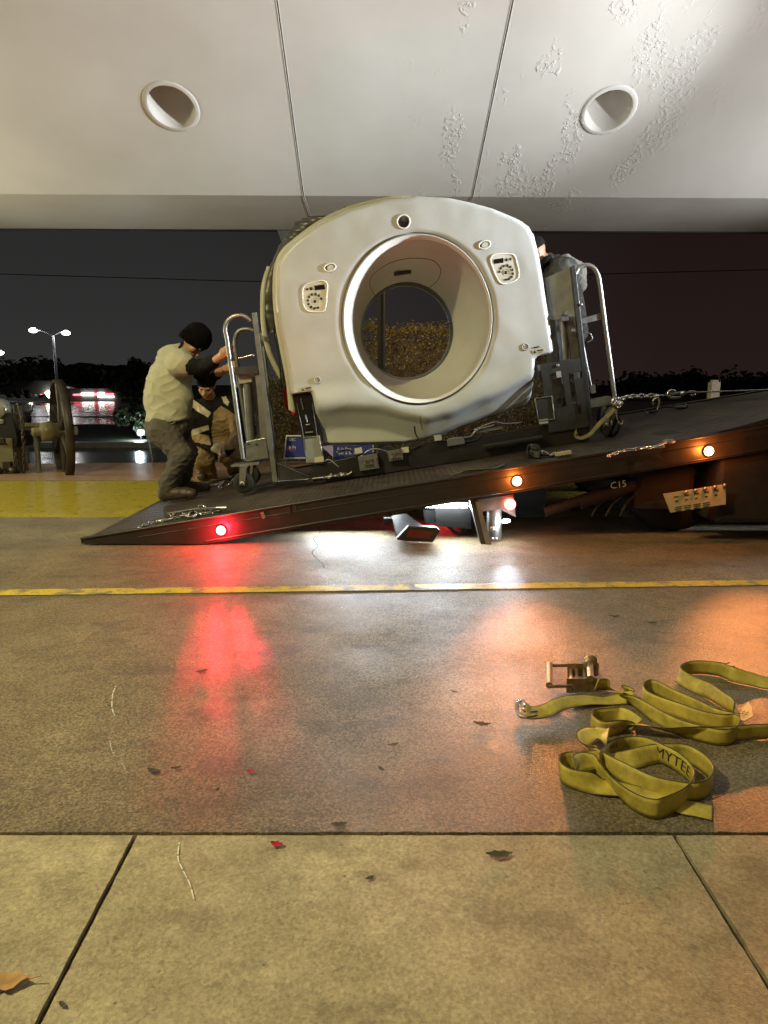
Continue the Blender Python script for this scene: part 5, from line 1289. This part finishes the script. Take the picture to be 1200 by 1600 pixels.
# --- man crouching behind, facing the camera
Y2 = 7.15
def Bp(px, py, d=0): return P(px, py, Y2+d)
m2 = thing('person', Bp(335, 752), 'crouching man in a black and tan work jacket behind the man in the tee', 'person')
hc = Bp(323, 602, -.10); f2 = V(-.05, -.86, -.50); u2 = V(.1, -.5, .86)
h2, q2 = head(hc, f2, u2, 1.05)
shl, shr = Bp(297, 641, 0), Bp(364, 633, .02); ch2 = Bp(333, 652, .04); pv2 = Bp(338, 700, .25)
ell_, wrl = Bp(300, 682, -.14), Bp(332, 698, -.30); elr, wrr = Bp(372, 683, -.12), Bp(354, 704, -.30)
grl, grr = Bp(343, 702, -.34), Bp(348, 712, -.34)
bd2 = h2+[cap(ch2+V(0, 0, .12), hc+V(0, .03, -.05), .06, .055), cap(ch2, pv2, .13, .13), cap(shl, shr, .07, .07)]
bd2 += chainp((shl, .055), (ell_, .044), (wrl, .03))+chainp((shr, .055), (elr, .044), (wrr, .03))+hand(wrl, grl, V(.3, -.5, -.6), V(0, -.6, .7), 1.05)+hand(wrr, grr, V(-.3, -.5, -.6), V(0, -.6, .7), 1.05)
kl, kr = Bp(316, 712, -.18), Bp(362, 710, -.18); fl, fr_ = Bp(322, 752, .0), Bp(372, 748, .0)
hl, hr_ = Bp(322, 700, .22), Bp(352, 700, .22)
bd2 += chainp((hl, .09), (kl, .06), (fl, .04))+chainp((hr_, .09), (kr, .06), (fr_, .04))
sdf_build(bd2, .006, .018, 'body', M['skin'], m2); eyes(q2, m2)
jk = [cap(shl, shr, .095, .095), cap(ch2, Bp(336, 690, .14), .175, .18), cap(Bp(318, 655, 0), Bp(322, 690, .1), .13, .13), cap(Bp(352, 652, 0), Bp(352, 690, .1), .13, .13), cap(ch2+V(0, -.02, .08), ch2+V(0, -.02, .16), .10, .075)]
jk += chainp((shl, .088), (ell_, .072), (wrl, .055))+chainp((shr, .088), (elr, .072), (wrr, .055))
JK2 = sdf_build(jk, .007, .05, 'jacket', M['blackcloth'], m2, wr=.015, wscale=7, wstretch=(1, 1, 1.6))
rot2 = None
f2n = f2.normalized(); u2n = (u2-f2n*u2.dot(f2n)).normalized(); r2n = f2n.cross(u2n); r2m = np.array([[r2n.x, f2n.x, u2n.x], [r2n.y, f2n.y, u2n.y], [r2n.z, f2n.z, u2n.z]])
sdf_build([('e', T3(q2(0, -.012, .055)), (.096, .115, .098), r2m)], .006, .03, 'beanie', M['knit'], m2, wr=.004, wscale=20, cuts=[(T3(q2(0, 0, .030)), -(u2n*.95+f2n*.2))])
def patch(name, pts, d, m, par, Yb):
    b = MB(); c = [Vector(P(x, y, Yb+dd)) for x, y, dd in pts]; b.prism(c, (0, .02, 0)); return b.build(name, m, par, bevel=.004)
def surf_tube(name, pts, r, m, par, Yb, sq=1.0):
    return sdf_build([cap(P(x1, y1, Yb+d1), P(x2, y2, Yb+d2), r1, r2) for (x1, y1, d1, r1), (x2, y2, d2, r2) in zip(pts, pts[1:])], .008, .03, name, m, par, wr=.008, wscale=12)
def proj(w):
    d = w-Vector((0, 0, CAMZ)); f_ = d.y*math.cos(TILT)-d.z*math.sin(TILT); u_ = d.y*math.sin(TILT)+d.z*math.cos(TILT); return 600+F*d.x/f_, 800-F*u_/f_
def inpoly(x, y, pl):
    c = False
    for (x1, y1), (x2, y2) in zip(pl, pl[1:]+pl[:1]):
        if (y1 > y) != (y2 > y) and x < (x2-x1)*(y-y1)/(y2-y1)+x1: c = not c
    return c
def cloth_panels(o, base, sets):
    """sewn-in colour panels of a garment: faces inside an outline on its front get the second cloth"""
    for m_, _ in sets: o.data.materials.append(m_)
    for p_ in o.data.polygons:
        if p_.normal.y > .25: continue
        x, y = proj(p_.center+base)
        for k, (_, pls) in enumerate(sets):
            if any(inpoly(x, y, q) for q in pls): p_.material_index = k+1
cloth_panels(JK2, Vector(m2.location), [(M['canvas'], [[(334, 644), (345, 634), (356, 640), (372, 652), (378, 700), (335, 705), (330, 675)], [(292, 676), (300, 690), (330, 696), (326, 680)]]),
    (M['reflect'], [[(293, 631), (298, 621), (318, 636), (330, 645), (325, 652), (309, 643)], [(341, 606), (345, 606), (358, 628), (356, 634), (350, 630)], [(298, 672), (325, 664), (327, 671), (300, 681)]])])
surf_tube('glove', [(330, 697, -.29, .045), (342, 701, -.34, .045), (347, 709, -.36, .035)], .03, M['reflect'], m2, Y2)
tr = chainp((hl, .13), (kl, .105), (Bp(325, 740, .0), .082), (Bp(320, 752, .02), .095))+chainp((hr_, .13), (kr, .105), (Bp(372, 738, .0), .085), (Bp(374, 750, .02), .095))+[cap(Bp(315, 692, .05), Bp(360, 692, .05), .12, .12)]
sdf_build(tr, .009, .04, 'trousers', M['canvas'], m2, wr=.016, wscale=8, wstretch=(1, 1, 1.6))
for f0 in (fl, fr_):
    g0 = V(f0.x, f0.y, .13); sdf_build([cap(g0, V(g0.x, g0.y-.18, .125), .05, .045), cap(g0, g0+V(0, .02, .1), .05, .055)], .007, .03, 'boot', M['boot'], m2)
surf_tube('ear_muff', [(366, 600, .0, .03), (367, 604, .0, .03)], .03, M['greycloth'], m2, Y2)

# --- man behind the scanner on the right
Y3 = 6.45
def Cp(px, py, d=0): return P(px, py, Y3+d)
m3 = thing('person', V(Cp(885, 560).x, Y3, dz(Cp(885, 560).x)), 'man in a dark cap and jacket leaning behind the right edge of the scanner', 'person')
hc = Cp(836, 396, 0); f3 = V(-.8, -.1, -.55); u3 = V(-.5, 0, .85)
h3, q3 = head(hc, f3, u3, 1.05)
s3n, s3f = Cp(880, 425, -.12), Cp(868, 425, .25); p3 = Cp(888, 520, .05); c3 = Cp(876, 450, .05)
e3n, w3n = Cp(868, 470, -.20), Cp(845, 490, -.2); e3f, w3f = Cp(850, 470, .3), Cp(830, 480, .2)
dkz = dz(p3.x)
k3n, k3f = V(p3.x-.12, Y3-.05, dkz+.50), V(p3.x+.05, Y3+.15, dkz+.50); a3n, a3f = V(p3.x-.02, Y3-.05, dkz+.09), V(p3.x+.15, Y3+.15, dkz+.12)
bd3 = h3+[cap(Cp(858, 412, .05), hc, .06, .055), cap(c3, p3, .13, .13), cap(s3n, s3f, .08, .08)]+chainp((s3n, .058), (e3n, .045), (w3n, .03))+chainp((s3f, .058), (e3f, .045), (w3f, .03))
bd3 += hand(w3n, w3n+V(-.07, 0, 0), V(-.3, 0, -.9), V(0, 1, .1), 1.05)+hand(w3f, w3f+V(-.07, 0, 0), V(-.3, 0, -.9), V(0, 1, .1), 1.05)+chainp((p3, .1), (k3n, .06), (a3n, .04))+chainp((p3, .1), (k3f, .06), (a3f, .04))
sdf_build(bd3, .007, .02, 'body', M['skin'], m3); eyes(q3, m3)
M['camo'] = mat('dark_patterned_jacket', (.045, .045, .04), .8, var=.8, scale=16, bump=.3)
jk = [cap(s3n, s3f, .12, .11), cap(c3, p3, .18, .17), cap(Cp(868, 420, .05), Cp(856, 412, .05), .11, .085)]+chainp((s3n, .10), (e3n, .075), (w3n, .055))+chainp((s3f, .10), (e3f, .075), (w3f, .055))
sdf_build(jk, .009, .05, 'jacket', M['camo'], m3, wr=.014, wscale=8)
surf_tube('hood', [(884, 408, -.02, .06), (900, 425, 0, .085), (904, 446, 0, .07)], .03, M['greycloth'], m3, Y3)
surf_tube('collar', [(846, 420, -.1, .03), (852, 408, -.1, .03), (858, 402, -.08, .025)], .03, M['blackcloth'], m3, Y3)
f3n = f3.normalized(); u3n = (u3-f3n*u3.dot(f3n)).normalized(); r3n = f3n.cross(u3n); r3m = np.array([[r3n.x, f3n.x, u3n.x], [r3n.y, f3n.y, u3n.y], [r3n.z, f3n.z, u3n.z]])
sdf_build([('e', T3(q3(0, -.015, .05)), (.09, .11, .09), r3m), cap(q3(-.05, .10, .045), q3(.05, .10, .045), .018, .018)], .006, .03, 'cap', M['blackcloth'], m3, cuts=[(T3(q3(0, 0, .02)), -u3n)])
sdf_build(chainp((p3, .14), (k3n, .10), (a3n, .075))+chainp((p3, .14), (k3f, .10), (a3f, .075)), .01, .04, 'trousers', M['jeans'], m3, wr=.012, wscale=9)
for a_ in (a3n, a3f):
    z_ = dz(a_.x)+.055; sdf_build([cap(V(a_.x+.04, a_.y, z_), V(a_.x-.18, a_.y, z_-.03), .048, .044), cap(V(a_.x, a_.y, z_), a_+V(0, 0, .06), .05, .055)], .008, .03, 'boot', M['boot'], m3)

# ================================================================== BACKGROUND
# hedge of clipped leaves
def leaf_mat(name, c, c2, tr=.0):
    m, t, b = new_mat(name); L = t.links.new
    oi = N(t, 'ShaderNodeNewGeometry'); r = N(t, 'ShaderNodeValToRGB'); e = r.color_ramp.elements; e[0].color = c+(1,); e[1].color = c2+(1,)
    L(oi.outputs['Random Per Island'], r.inputs[0]); L(r.outputs[0], b.inputs['Base Color']); b.inputs['Roughness'].default_value = .45
    return m
M['hedge'] = leaf_mat('hedge_leaves', (.022, .020, .006), (.20, .15, .03))
M['evergreen'] = leaf_mat('dark_evergreen_leaves', (.015, .022, .010), (.04, .055, .022))
M['bark'] = mat('bark', (.06, .045, .03), .9, var=.3, bump=.6, bscale=30)
def leaves(b, fn, n, size, rnd):
    for _ in range(n):
        c, out = fn(rnd); a = V(rnd.gauss(0, 1), rnd.gauss(0, 1), rnd.gauss(0, 1)).normalized(); u = a.cross(out if out.length > .01 else V(0, 0, 1)); u = u.normalized() if u.length > .01 else a.orthogonal().normalized(); w = u.cross(a).normalized()
        s = size*rnd.uniform(.6, 1.3); b.v += [c-u*s, c+w*s*.45, c+u*s, c-w*s*.45]; k = len(b.v)-4; b.f.append((k, k+1, k+2, k+3)); b.sm.append(False)
def hedge(x0, x1, y0, y1, h0, n, label, seed):
    rnd = random.Random(seed); t = thing('hedge', ((x0+x1)/2, y0, 0), label, 'hedge')
    def fn(r):
        x = r.uniform(x0, x1); face = r.random(); hh = h0+.13*noise.noise((x*2.3, 0, seed))+.05*noise.noise((x*9, 0, seed))
        if face < .72: z = r.uniform(.02, hh)**1.0; y = y0+abs(r.gauss(0, .07))+.06*noise.noise((x*4, z*4, seed)); return V(x, y, z), V(0, -1, .3)
        y = r.uniform(y0, y1); return V(x, y, hh-abs(r.gauss(0, .05))+.11*r.random()**4), V(0, 0, 1)
    b = MB(); leaves(b, fn, n, .015, rnd); b.build('foliage', M['hedge'], t, fixn=False)
    b = MB(); b.box(((x0+x1)/2, (y0+y1)/2+.08, h0/2-.06), (x1-x0-.1, y1-y0-.15, h0-.18)); b.build('branch_core', M['bark'], t)
    return t
hedge(-.75, 2.45, 9.35, 10.1, 1.78, 30000, 'tall clipped golden green hedge seen through the round bore', 2)
hedge(-1.75, -.85, 9.45, 10.0, 1.12, 8000, 'lower hedge showing between the left dolly and the scanner', 5)

def tree(px, base_y, top_y, Y, w, n, label, seed, group=None, m='evergreen', size=.10, name='evergreen_tree', lo=.12, base=None):
    rnd = random.Random(seed); c = P(px, top_y, Y); H = c.z; gz = -.02 if base is None else base; t = thing(name, (c.x, Y, gz), label, 'tree', group)
    clumps = []
    for i in range(26):
        zz = rnd.uniform(lo, 1.0); ww = w*math.sin(math.pi*min(.97, (zz*.78+.2)))**.8*.8; a = rnd.uniform(0, 6.28); r_ = ww*math.sqrt(rnd.random())
        clumps.append((V(c.x+r_*math.cos(a), Y+r_*math.sin(a), gz+(H-gz)*zz*.94), w*rnd.uniform(.18, .34)))
    def fn(r):
        cc, rr = clumps[r.randrange(len(clumps))]; d = V(r.gauss(0, 1), r.gauss(0, 1), r.gauss(0, 1)).normalized(); return cc+d*rr*(r.random()**.35), d
    b = MB(); leaves(b, fn, n, size, rnd); b.build('crown', M[m], t, fixn=False)
    b = MB(); b.tube([V(c.x, Y, gz-.05), V(c.x+.02*w, Y, gz+(H-gz)*.45), V(c.x, Y, gz+(H-gz)*.85)], [w*.07, w*.05, w*.015], 8)
    for cc, rr in clumps[::3]:
        st = V(c.x, Y, gz+(cc.z-gz)*.6); b.tube([st, st.lerp(cc, .5)+V(0, 0, .03), cc], [w*.025, w*.018, w*.008], 5)
    b.build('trunk', M['bark'], t); return t
tree(216, 690, 560, 13.5, .72, 5200, 'dark dense evergreen just left of the pushing man', 3, size=.05, lo=.1)
tg = 'dim trees along the horizon'
far = [(18, 575, 60, 4.2, 'dim tree at the far left behind the round dome'), (55, 566, 70, 4.6, 'dim wide tree left of the tall lamp pole'), (78, 572, 64, 3.4, 'dim tree right behind the tall lamp pole'), (112, 584, 68, 3.2, 'dim low tree right of the tall lamp pole'), (150, 580, 70, 3.8, 'dim tree above the red and white shop lights'), (186, 588, 66, 2.8, 'dim low tree behind the dark evergreen')]
for i, (x, y, Y, w, lab) in enumerate(far): tree(x, 0, y, Y, w, 1800, lab, 20+i, tg, size=.28, name='distant_tree', lo=.0)
for i, (x, y, Y, w) in enumerate(((990, 603, 60, 4.5), (1045, 600, 64, 5), (1090, 594, 62, 4.4), (1150, 599, 60, 5), (1205, 602, 66, 5))):
    tree(x, 0, y, Y, w, 1500, 'barely visible dark tree on the right horizon, %s' % ['leftmost of them', 'second from the left', 'the tallest one left of the white post', 'right of the white post', 'at the right edge'][i], 40+i, tg, size=.3, name='distant_tree', lo=.0)
# bare shrub by the dome
c = P(37, 655, 8.6); b = MB(); rnd = random.Random(9)
for i in range(16):
    a = rnd.uniform(-1.0, 1.0); L_ = rnd.uniform(.15, .38); d = V(math.sin(a), rnd.uniform(-.3, .3), math.cos(a)); m_ = c+d*L_*.5+V(.03, 0, 0); e0 = c+d*L_
    b.tube([V(c.x+.02*a, c.y, .05), c, m_, e0], [.010, .006, .004, .002], 5)
o = b.build('bare_shrub', M['bark'], loc=V(c.x, c.y, .07)); tag(o, 'leafless shrub with thin twigs behind the left engine', 'shrub')

# street lamps
M['pole'] = mat('galvanised_pole', (.42, .43, .44), .4, .5, var=.1)
M['lamp_lit'] = emit('lamp_lens_lit', (1.0, .98, .93), 14)
def street_lamp(px, py, Y, heads, label, r=.10):
    b0 = P(px, py, Y); t = thing('street_lamp', (b0.x, Y, 0), label, 'street lamp', 'street lamps in the far lot')
    b = MB(); b.tube([V(b0.x, Y, -.05), b0], [r*1.2, r*.75], 12); b.build('pole', M['pole'], t)
    for hx, hy in heads:
        h = P(hx, hy, Y); mid = b0.lerp(h, .5)+V(0, 0, .12); b = MB(); b.tube(vcat([b0-V(0, 0, .05), mid, h+V(0, 0, .05)], 6), .045, 8); b.build('arm', M['pole'], t)
        b = MB(); b.box(h+V(0, 0, .08), (.62, .32, .08), bev=.03); hd_ = b.build('lamp_head', M['pole'], t)
        b = MB(); b.ball(h, .27, 14, (1.15, .8, .62)); b.build('lens', M['lamp_lit'], hd_)
        light('lamp_bulb', 'POINT', h+V(0, -.1, -.3), 60, (.95, .97, 1.0), .25, parent=hd_)
street_lamp(83, 524, 50, [(52, 516), (103, 520)], 'tall street lamp with two glowing heads at far left')
street_lamp(-12, 556, 50, [(-1, 551)], 'street lamp whose glowing head just enters the left edge')
# low flood light and leaning sign post
p = P(220, 676, 13.0); b = MB(); b.cyl(V(p.x, p.y, 0), p-V(0, 0, .05), .02); b.box(p+V(0, .04, 0), (.16, .08, .12), bev=.01); t = thing('flood_light', V(p.x, p.y, 0), 'small bright flood light low on the verge beside the evergreen', 'flood light'); b.build('body', M['dark'], t)
M['flood_lit'] = emit('flood_lens_lit', (.78, .9, 1.0), 25)
b = MB(); b.ball(p-V(0, .03, 0), .055, 12, (1, .5, 1)); b.build('lens', M['flood_lit'], t); light('flood_bulb', 'POINT', p-V(0, .15, -.02), 22, (.75, .88, 1.0), .05, parent=t)
b = MB(); b.tube([P(241, 738, 8.7), P(229, 672, 8.7)], .018, 8); o = b.build('marker_post', M['steel'], loc=P(241, 738, 8.7)); tag(o, 'thin leaning metal post on the brick edge behind the pushing man', 'post')
# cable overhead
b = MB(); b.tube(vcat([P(-60, 425.5, 22), P(0, 428, 22), P(200, 434, 22), P(430, 440, 22), P(700, 438, 22), P(950, 428, 22), P(1250, 420, 22)], 8), .012, 6); o = b.build('overhead_cable', M['rubber'], loc=P(200, 434, 22)); tag(o, 'thin overhead cable crossing the night sky behind everything', 'cable')
# white post beyond the bed
p0, p1 = P(1113, 634, 8.2), P(1113, 597, 8.2)
M['wood'] = mat('weathered_post', (.34, .28, .2), .8, var=.3, scale=12, bump=.4)
b = MB(); b.box(V(p0.x, 8.2, p1.z/2), (.10, .10, p1.z)); b.box(V(p0.x, 8.2, p1.z+.01), (.07, .07, .03)); o = b.build('fence_post', M['wood'], loc=V(p0.x, 8.2, 0)); tag(o, 'square weathered post standing beyond the bed at right', 'post')
# blue yard signs under the scanner
M['blue'] = mat('blue_sign_face', (.03, .05, .26), .5, var=.05); M['signw'] = mat('sign_white', (.7, .66, .64), .5, var=.05); M['signr'] = mat('sign_red', (.6, .08, .04), .5, var=.05); M['lilac'] = mat('lilac_board', (.42, .36, .62), .6, var=.05)
Ysn = 8.4
def ysign(q, lines, label, m=M['blue']):
    base = V(P(q[0][0], q[0][1], Ysn).x, Ysn, .07); t = thing('yard_sign', base, label, 'sign', 'blue signs standing behind the truck')
    b = MB(); b.prism([P(x, y, Ysn) for x, y in q], (0, .012, 0)); f = b.build('board', m, t)
    b = MB(); b.tube([P(x, y, Ysn-.008) for x, y in q], .012, 4, closed=True); b.build('border', M['signw'], f)
    for s, x, y, sz, mm in lines:
        b = MB(); text_on(b, s, sz, P(x, y, Ysn-.004), V(1, 0, 0), V(0, 0, 1), .004); b.build('lettering', mm, f)
    b = MB(); b.tube([P(q[0][0]+3, q[0][1]-5, Ysn+.02), V(P(q[0][0]+3, q[0][1], Ysn).x, Ysn+.02, .07)], .008, 6); b.build('stake', M['steel'], t)
ysign([(444, 716), (448, 681), (484, 681), (484, 716)], [('DEC', 457, 687, .045, M['signw']), ('& IN', 457, 699, .045, M['signw']), ('& IN', 457, 703, .04, M['signr'])], 'blue sign with a white edge between the left dolly and the black column')
ysign([(520, 722), (520, 684), (583, 684), (583, 722)], [('in WORK.', 541, 694, .055, M['signw']), ('& in Box', 538, 701, .05, M['signw']), ('Text & Box', 540, 708, .05, M['signw'])], 'wide blue sign with white writing under the scanner')
b = MB(); b.prism([P(x, y, Ysn-.3) for x, y in ((502, 698), (520, 695), (520, 714), (512, 706))], (0, .02, 0)); o = b.build('lilac_board', M['lilac'], loc=P(510, 714, Ysn-.3)); tag(o, 'small lilac board left of the wide blue sign', 'board')

# far houses with a lit lamp each, shops, cars
M['house'] = mat('dim_siding', (.10, .10, .10), .8, var=.2); M['houser'] = mat('dim_roof', (.03, .03, .035), .8, var=.2)
M['win_w'] = emit('lit_window_white', (1, .95, .85), 16); M['win_o'] = emit('lit_window_orange', (1, .6, .35), 12); M['win_r'] = emit('lit_red', (1, .08, .10), 7)
hs = [(112, 596, 82, 'w', 1.3, 'house light left of the shop sign'), (135, 594, 85, 'w', 2.2, 'brightest far house light'), (149, 601, 84, 'w', 1.8, 'far house light above the shop sign'), (168, 600, 86, 'o', 1.5, 'far house with an orange tinted light'), (124, 584, 95, 'w', 1.1, 'highest of the far house lights'), (189, 594, 84, 'w', 1.4, 'far house light beside the evergreen'), (62, 599, 83, 'w', 1.3, 'far house light left of the lamp pole'), (34, 591, 90, 'r', 1.1, 'far building with a red light at left'), (2, 594, 88, 'w', 1.0, 'far house light at the left edge'), (152, 595, 92, 'w', 1.3, 'second far house light above the shop sign')]
for x, y, Y, c, s, lab in hs:
    p = P(x, y, Y); t = thing('distant_house', (p.x, Y, 0), 'dark distant house, '+lab, 'house', 'houses on the horizon')
    W_, Hh = 5.5, max(2.4, p.z+.6)
    b = MB(); b.box((p.x, Y+2.2, Hh/2), (W_, 4, Hh)); b.build('wall', M['house'], t)
    b = MB(); b.prism([(p.x-W_/2-.3, Y+.1, Hh), (p.x+W_/2+.3, Y+.1, Hh), (p.x, Y+.1, Hh+.9)], (0, 4.2, 0)); b.build('roof', M['houser'], t)
    b = MB(); b.box((p.x, Y+.16, p.z), (.20*s, .06, .18*s)); b.build('window', M['win_'+c], t)
    for k in range(2):
        b = MB(); b.box((p.x+(1.1+.7*k)*(-1)**(k+int(x)), Y+.16, p.z-.35+.5*k*((int(x) % 3)-1)), (.12, .06, .10)); b.build('window', M['win_o' if (int(x)+k) % 3 == 0 else 'win_w'], t)
sp = P(146, 616, 43.6); t = thing('shop_building', (sp.x, 43.5, 0), 'long low shop building with glowing red and white signs on the horizon', 'shop')
b = MB(); b.box((sp.x, 44.6, .36), (3.4, 2, .8)); b.build('wall', M['house'], t)
for x0_, x1_, y0_, y1_, c in ((114, 126, 614.5, 618, 'r'), (127, 146, 614, 618, 'w'), (146, 152, 614, 618, 'r'), (153, 162, 613.5, 617, 'w'), (162, 177, 614.5, 618, 'r'), (153, 177, 618.8, 620.8, 'w')):
    a_ = P(x0_, y0_, 43.5); c_ = P(x1_, y1_, 43.5); b = MB(); b.box(((a_.x+c_.x)/2, 43.55, (a_.z+c_.z)/2), (c_.x-a_.x, .1, a_.z-c_.z)); b.build('shop_sign' if c == 'r' else 'shop_window', M['win_'+c], t)
M['carpaint'] = mat('dim_car_paint', (.12, .12, .13), .3, var=.1); M['head_lit'] = emit('headlight_lit', (1, .93, .75), 30)
def car(px, Y, label, lamps):
    p = P(px, 618, Y); z0 = .25; t = thing('distant_car', (p.x, Y, z0), label, 'car', 'cars on the far road')
    b = MB(); pr = [(-1.9, .3), (-1.9, .75), (-1.1, .85), (-.6, 1.3), (.7, 1.3), (1.2, .85), (1.9, .7), (1.9, .3)]; b.prism([(p.x+x*.8, Y-.6, z0+z*.75) for x, z in pr], (0, 1.3, 0)); b.build('body', M['carpaint'], t)
    for sx in (-1.1, 1.1):
        b = MB(); b.lathe((p.x+sx*.8, Y-.62, z0+.22), (0, 1, 0), [(0, 0), (0, .24), (.2, .24)], 16); b.build('wheel', M['rubber'], t)
    for lx, ly_, r_, mm in lamps:
        b = MB(); q_ = P(lx, ly_, Y-.66); b.ball(q_, r_, 10); b.build('headlight' if mm == 'head_lit' else 'tail_light', M[mm], t)
car(76, 40, 'far car with one very bright headlight beside the big wheel', [(78.5, 616.5, .20, 'head_lit'), (73, 614, .08, 'head_lit')])
car(60, 41, 'far car with a small red light left of the bright headlight', [(64, 613.5, .12, 'win_r'), (57, 613, .06, 'win_r')])
car(46, 42, 'far car with a small white light at left', [(47.5, 617.5, .10, 'head_lit')])
for k, (x, y) in ((1, (1023, 605)), (2, (1183, 602))):
    p = P(x, y, 90); t = thing('distant_lamp', (p.x, 90, 0), ['tiny light high at the right edge', 'tiny light low above the tow chain', 'tiny light low near the right edge'][k]+' on the dark horizon', 'lamp', 'tiny lights on the right horizon')
    b = MB(); b.tube([V(p.x, 90, 0), p], .05, 6); b.build('pole', M['dark'], t); b = MB(); b.ball(p, .09, 8); b.build('lens', M['win_w'], t)

# ------------------------------------------------------------------ antique engine at the left edge
YE = 7.75
def E(px, py, d=0): return P(px, py, YE+d)
en = thing('antique_engine', V(E(55, 765).x, YE, .07), 'old iron engine with silver dome, chains and tall spoked wheel at the left edge', 'engine')
M['iron'] = mat('old_iron', (.055, .045, .03), .42, .5, var=.35, scale=12, bump=.15)
M['olivep'] = mat('olive_paint', (.17, .15, .08), .4, var=.15, scale=8)
M['dome'] = mat('silver_dome', (.45, .46, .40), .3, .5, var=.15)
b = MB(); c = E(0, 640); b.ball(c, .125, 24); b.lathe(c-V(0, 0, .12), (0, 0, 1), [(-.03, .10), (0, .11), (.02, .10)], 24); b.build('dome', M['dome'], en)
b = MB(); b.prism([E(-40, 645, -.08), E(18, 645, -.08), E(27, 685, -.08), E(24, 700, -.08), E(-40, 700, -.08)], (0, .4, 0)); b.build('housing', M['black'], en, bevel=.01)
b = MB(); b.prism([E(-40, 683, -.1), E(18, 685, -.1), E(24, 745, -.1), E(-40, 748, -.1)], (0, .3, 0)); b.build('side_panel', M['olivep'], en)
b = MB(); b.prism([E(19, 632, 0), E(27, 630, 0), E(37, 668, 0), E(28, 672, 0)], (0, .1, 0)); b.build('feed_pipe', M['chrome'], en, bevel=.01)
b = MB(); rnd = random.Random(4)
for i in range(26): b.ball(E(rnd.uniform(-10, 24), rnd.uniform(732, 765), -.18+rnd.uniform(-.05, .1)), rnd.uniform(.025, .055), 8)
b.prism([E(4, 722, -.16), E(15, 722, -.16), E(18, 740, -.16), E(4, 740, -.16)], (0, .1, 0)); b.lathe(E(6, 772, -.15), (0, 0, 1), [(0, .17), (.05, .17), (.06, .12)], 20); b.build('pump_base', M['iron'], en)
b = MB(); b.box(E(4, 690, -.14), (.05, .04, .07)); b.box(E(5, 694, -.14), (.07, .04, .02)); b.build('latch', M['iron'], en)
b = MB(); b.box(E(50, 666.5, 0), (.19, .16, .075)); b.box(E(52, 664, -.085), (.185, .01, .035)); ax_ = b.build('axle_beam', M['iron'], en)
b = MB(); b.box(E(51, 663.5, -.09), (.19, .012, .04)); b.build('beam_face', M['olivep'], ax_)
wc_ = E(96.5, 673.5, 0); Rw = .565
ax = V(.84, .54, 0).normalized(); u_ = ax.cross(V(0, 0, 1)).normalized(); w_ = V(0, 0, 1)
b = MB()
prof = [(-.042, Rw-.035), (-.042, Rw), (.042, Rw), (.042, Rw-.035), (.03, Rw-.04), (-.03, Rw-.04), (-.042, Rw-.035)]
b.lathe(wc_, ax, prof, 64); wh = b.build('flywheel', M['iron'], en)
for k in range(6):
    a_ = math.pi/6+k*math.pi/3; d_ = u_*math.cos(a_)+w_*math.sin(a_); b = MB(); b.tube([wc_+d_*.08, wc_+d_*.3, wc_+d_*(Rw-.05)], [.038, .028, .034], 10); b.build('spoke', M['iron'], wh)
b = MB(); b.lathe(wc_, ax, [(-.30, 0), (-.30, .045), (-.27, .05), (-.22, .05), (-.21, .10), (-.10, .115), (-.09, .09), (.1, .09), (.11, .05), (.16, .05), (.16, 0)], 24); b.build('hub', M['olivep'], wh)
b = MB(); b.tube([E(57, 681, -.05), E(58, 700, -.05), E(62, 750, -.05)], .030, 12); b.box(E(57, 677, -.05), (.10, .08, .012)); b.lathe(E(62, 751, -.05), (0, 0, 1), [(-.01, .05), (.02, .045), (.03, .03)], 14); b.build('support_post', M['steel'], en)
for k, pts in enumerate(([(24, 708), (27, 728), (30, 746), (33, 750), (37, 742), (37, 700), (36, 668)], [(33, 635), (35, 650), (36, 672), (36, 690)])):
    o = chain_mesh(vcat([E(x, y, -.12) for x, y in pts], 6), .06, .008, .016, .3, 30+k).build('chain_loop', M['iron'], en)

# ================================================================== ADDED CANOPY LAMPS, unseen, to brighten ground, scanner and hedge (level ceiling, before the viewer's left and behind)
def added_canopy_lamp(x, y, col, e_, aim, angle, label, blend=1.0):
    zc = ZT-.002 if y < YT else ZF
    t = thing('added_ceiling_lamp', (x, y, zc), label, 'added ceiling lamp', 'added lamps on the canopy ceiling')
    b = MB(); b.lathe((x, y, zc), (0, 0, -1), [(0, .16), (.10, .16), (.12, .14), (.12, .12)], 24); hs_ = b.build('housing', M['dark'], t)
    b = MB(); b.lathe((x, y, zc-.10), (0, 0, -1), [(0, .13), (.01, 0)], 24); b.build('lens', emit('added_ceiling_lens', col, 8), hs_)
    light('lamp_bulb', 'SPOT', (x, y, zc-.16), e_, col, .12, aim=aim, angle=angle, blend=blend, parent=t)
added_canopy_lamp(-3.4, .6, (1.0, .88, .44), 1800, (-2.0, 3.0, .6), 98, 'added round ceiling lamp above the left of the walkway')
added_canopy_lamp(.3, -1.6, (1.0, .90, .58), 120, (-.2, 3.6, 1.2), 80, 'added round ceiling lamp behind and right of the viewer')
added_canopy_lamp(.4, 8.5, (1.0, .62, .22), 110, (.7, 10.0, .9), 100, 'added round amber ceiling lamp in the flat band, hidden behind the top of the scanner')  # hidden lamp added to light up the hedge
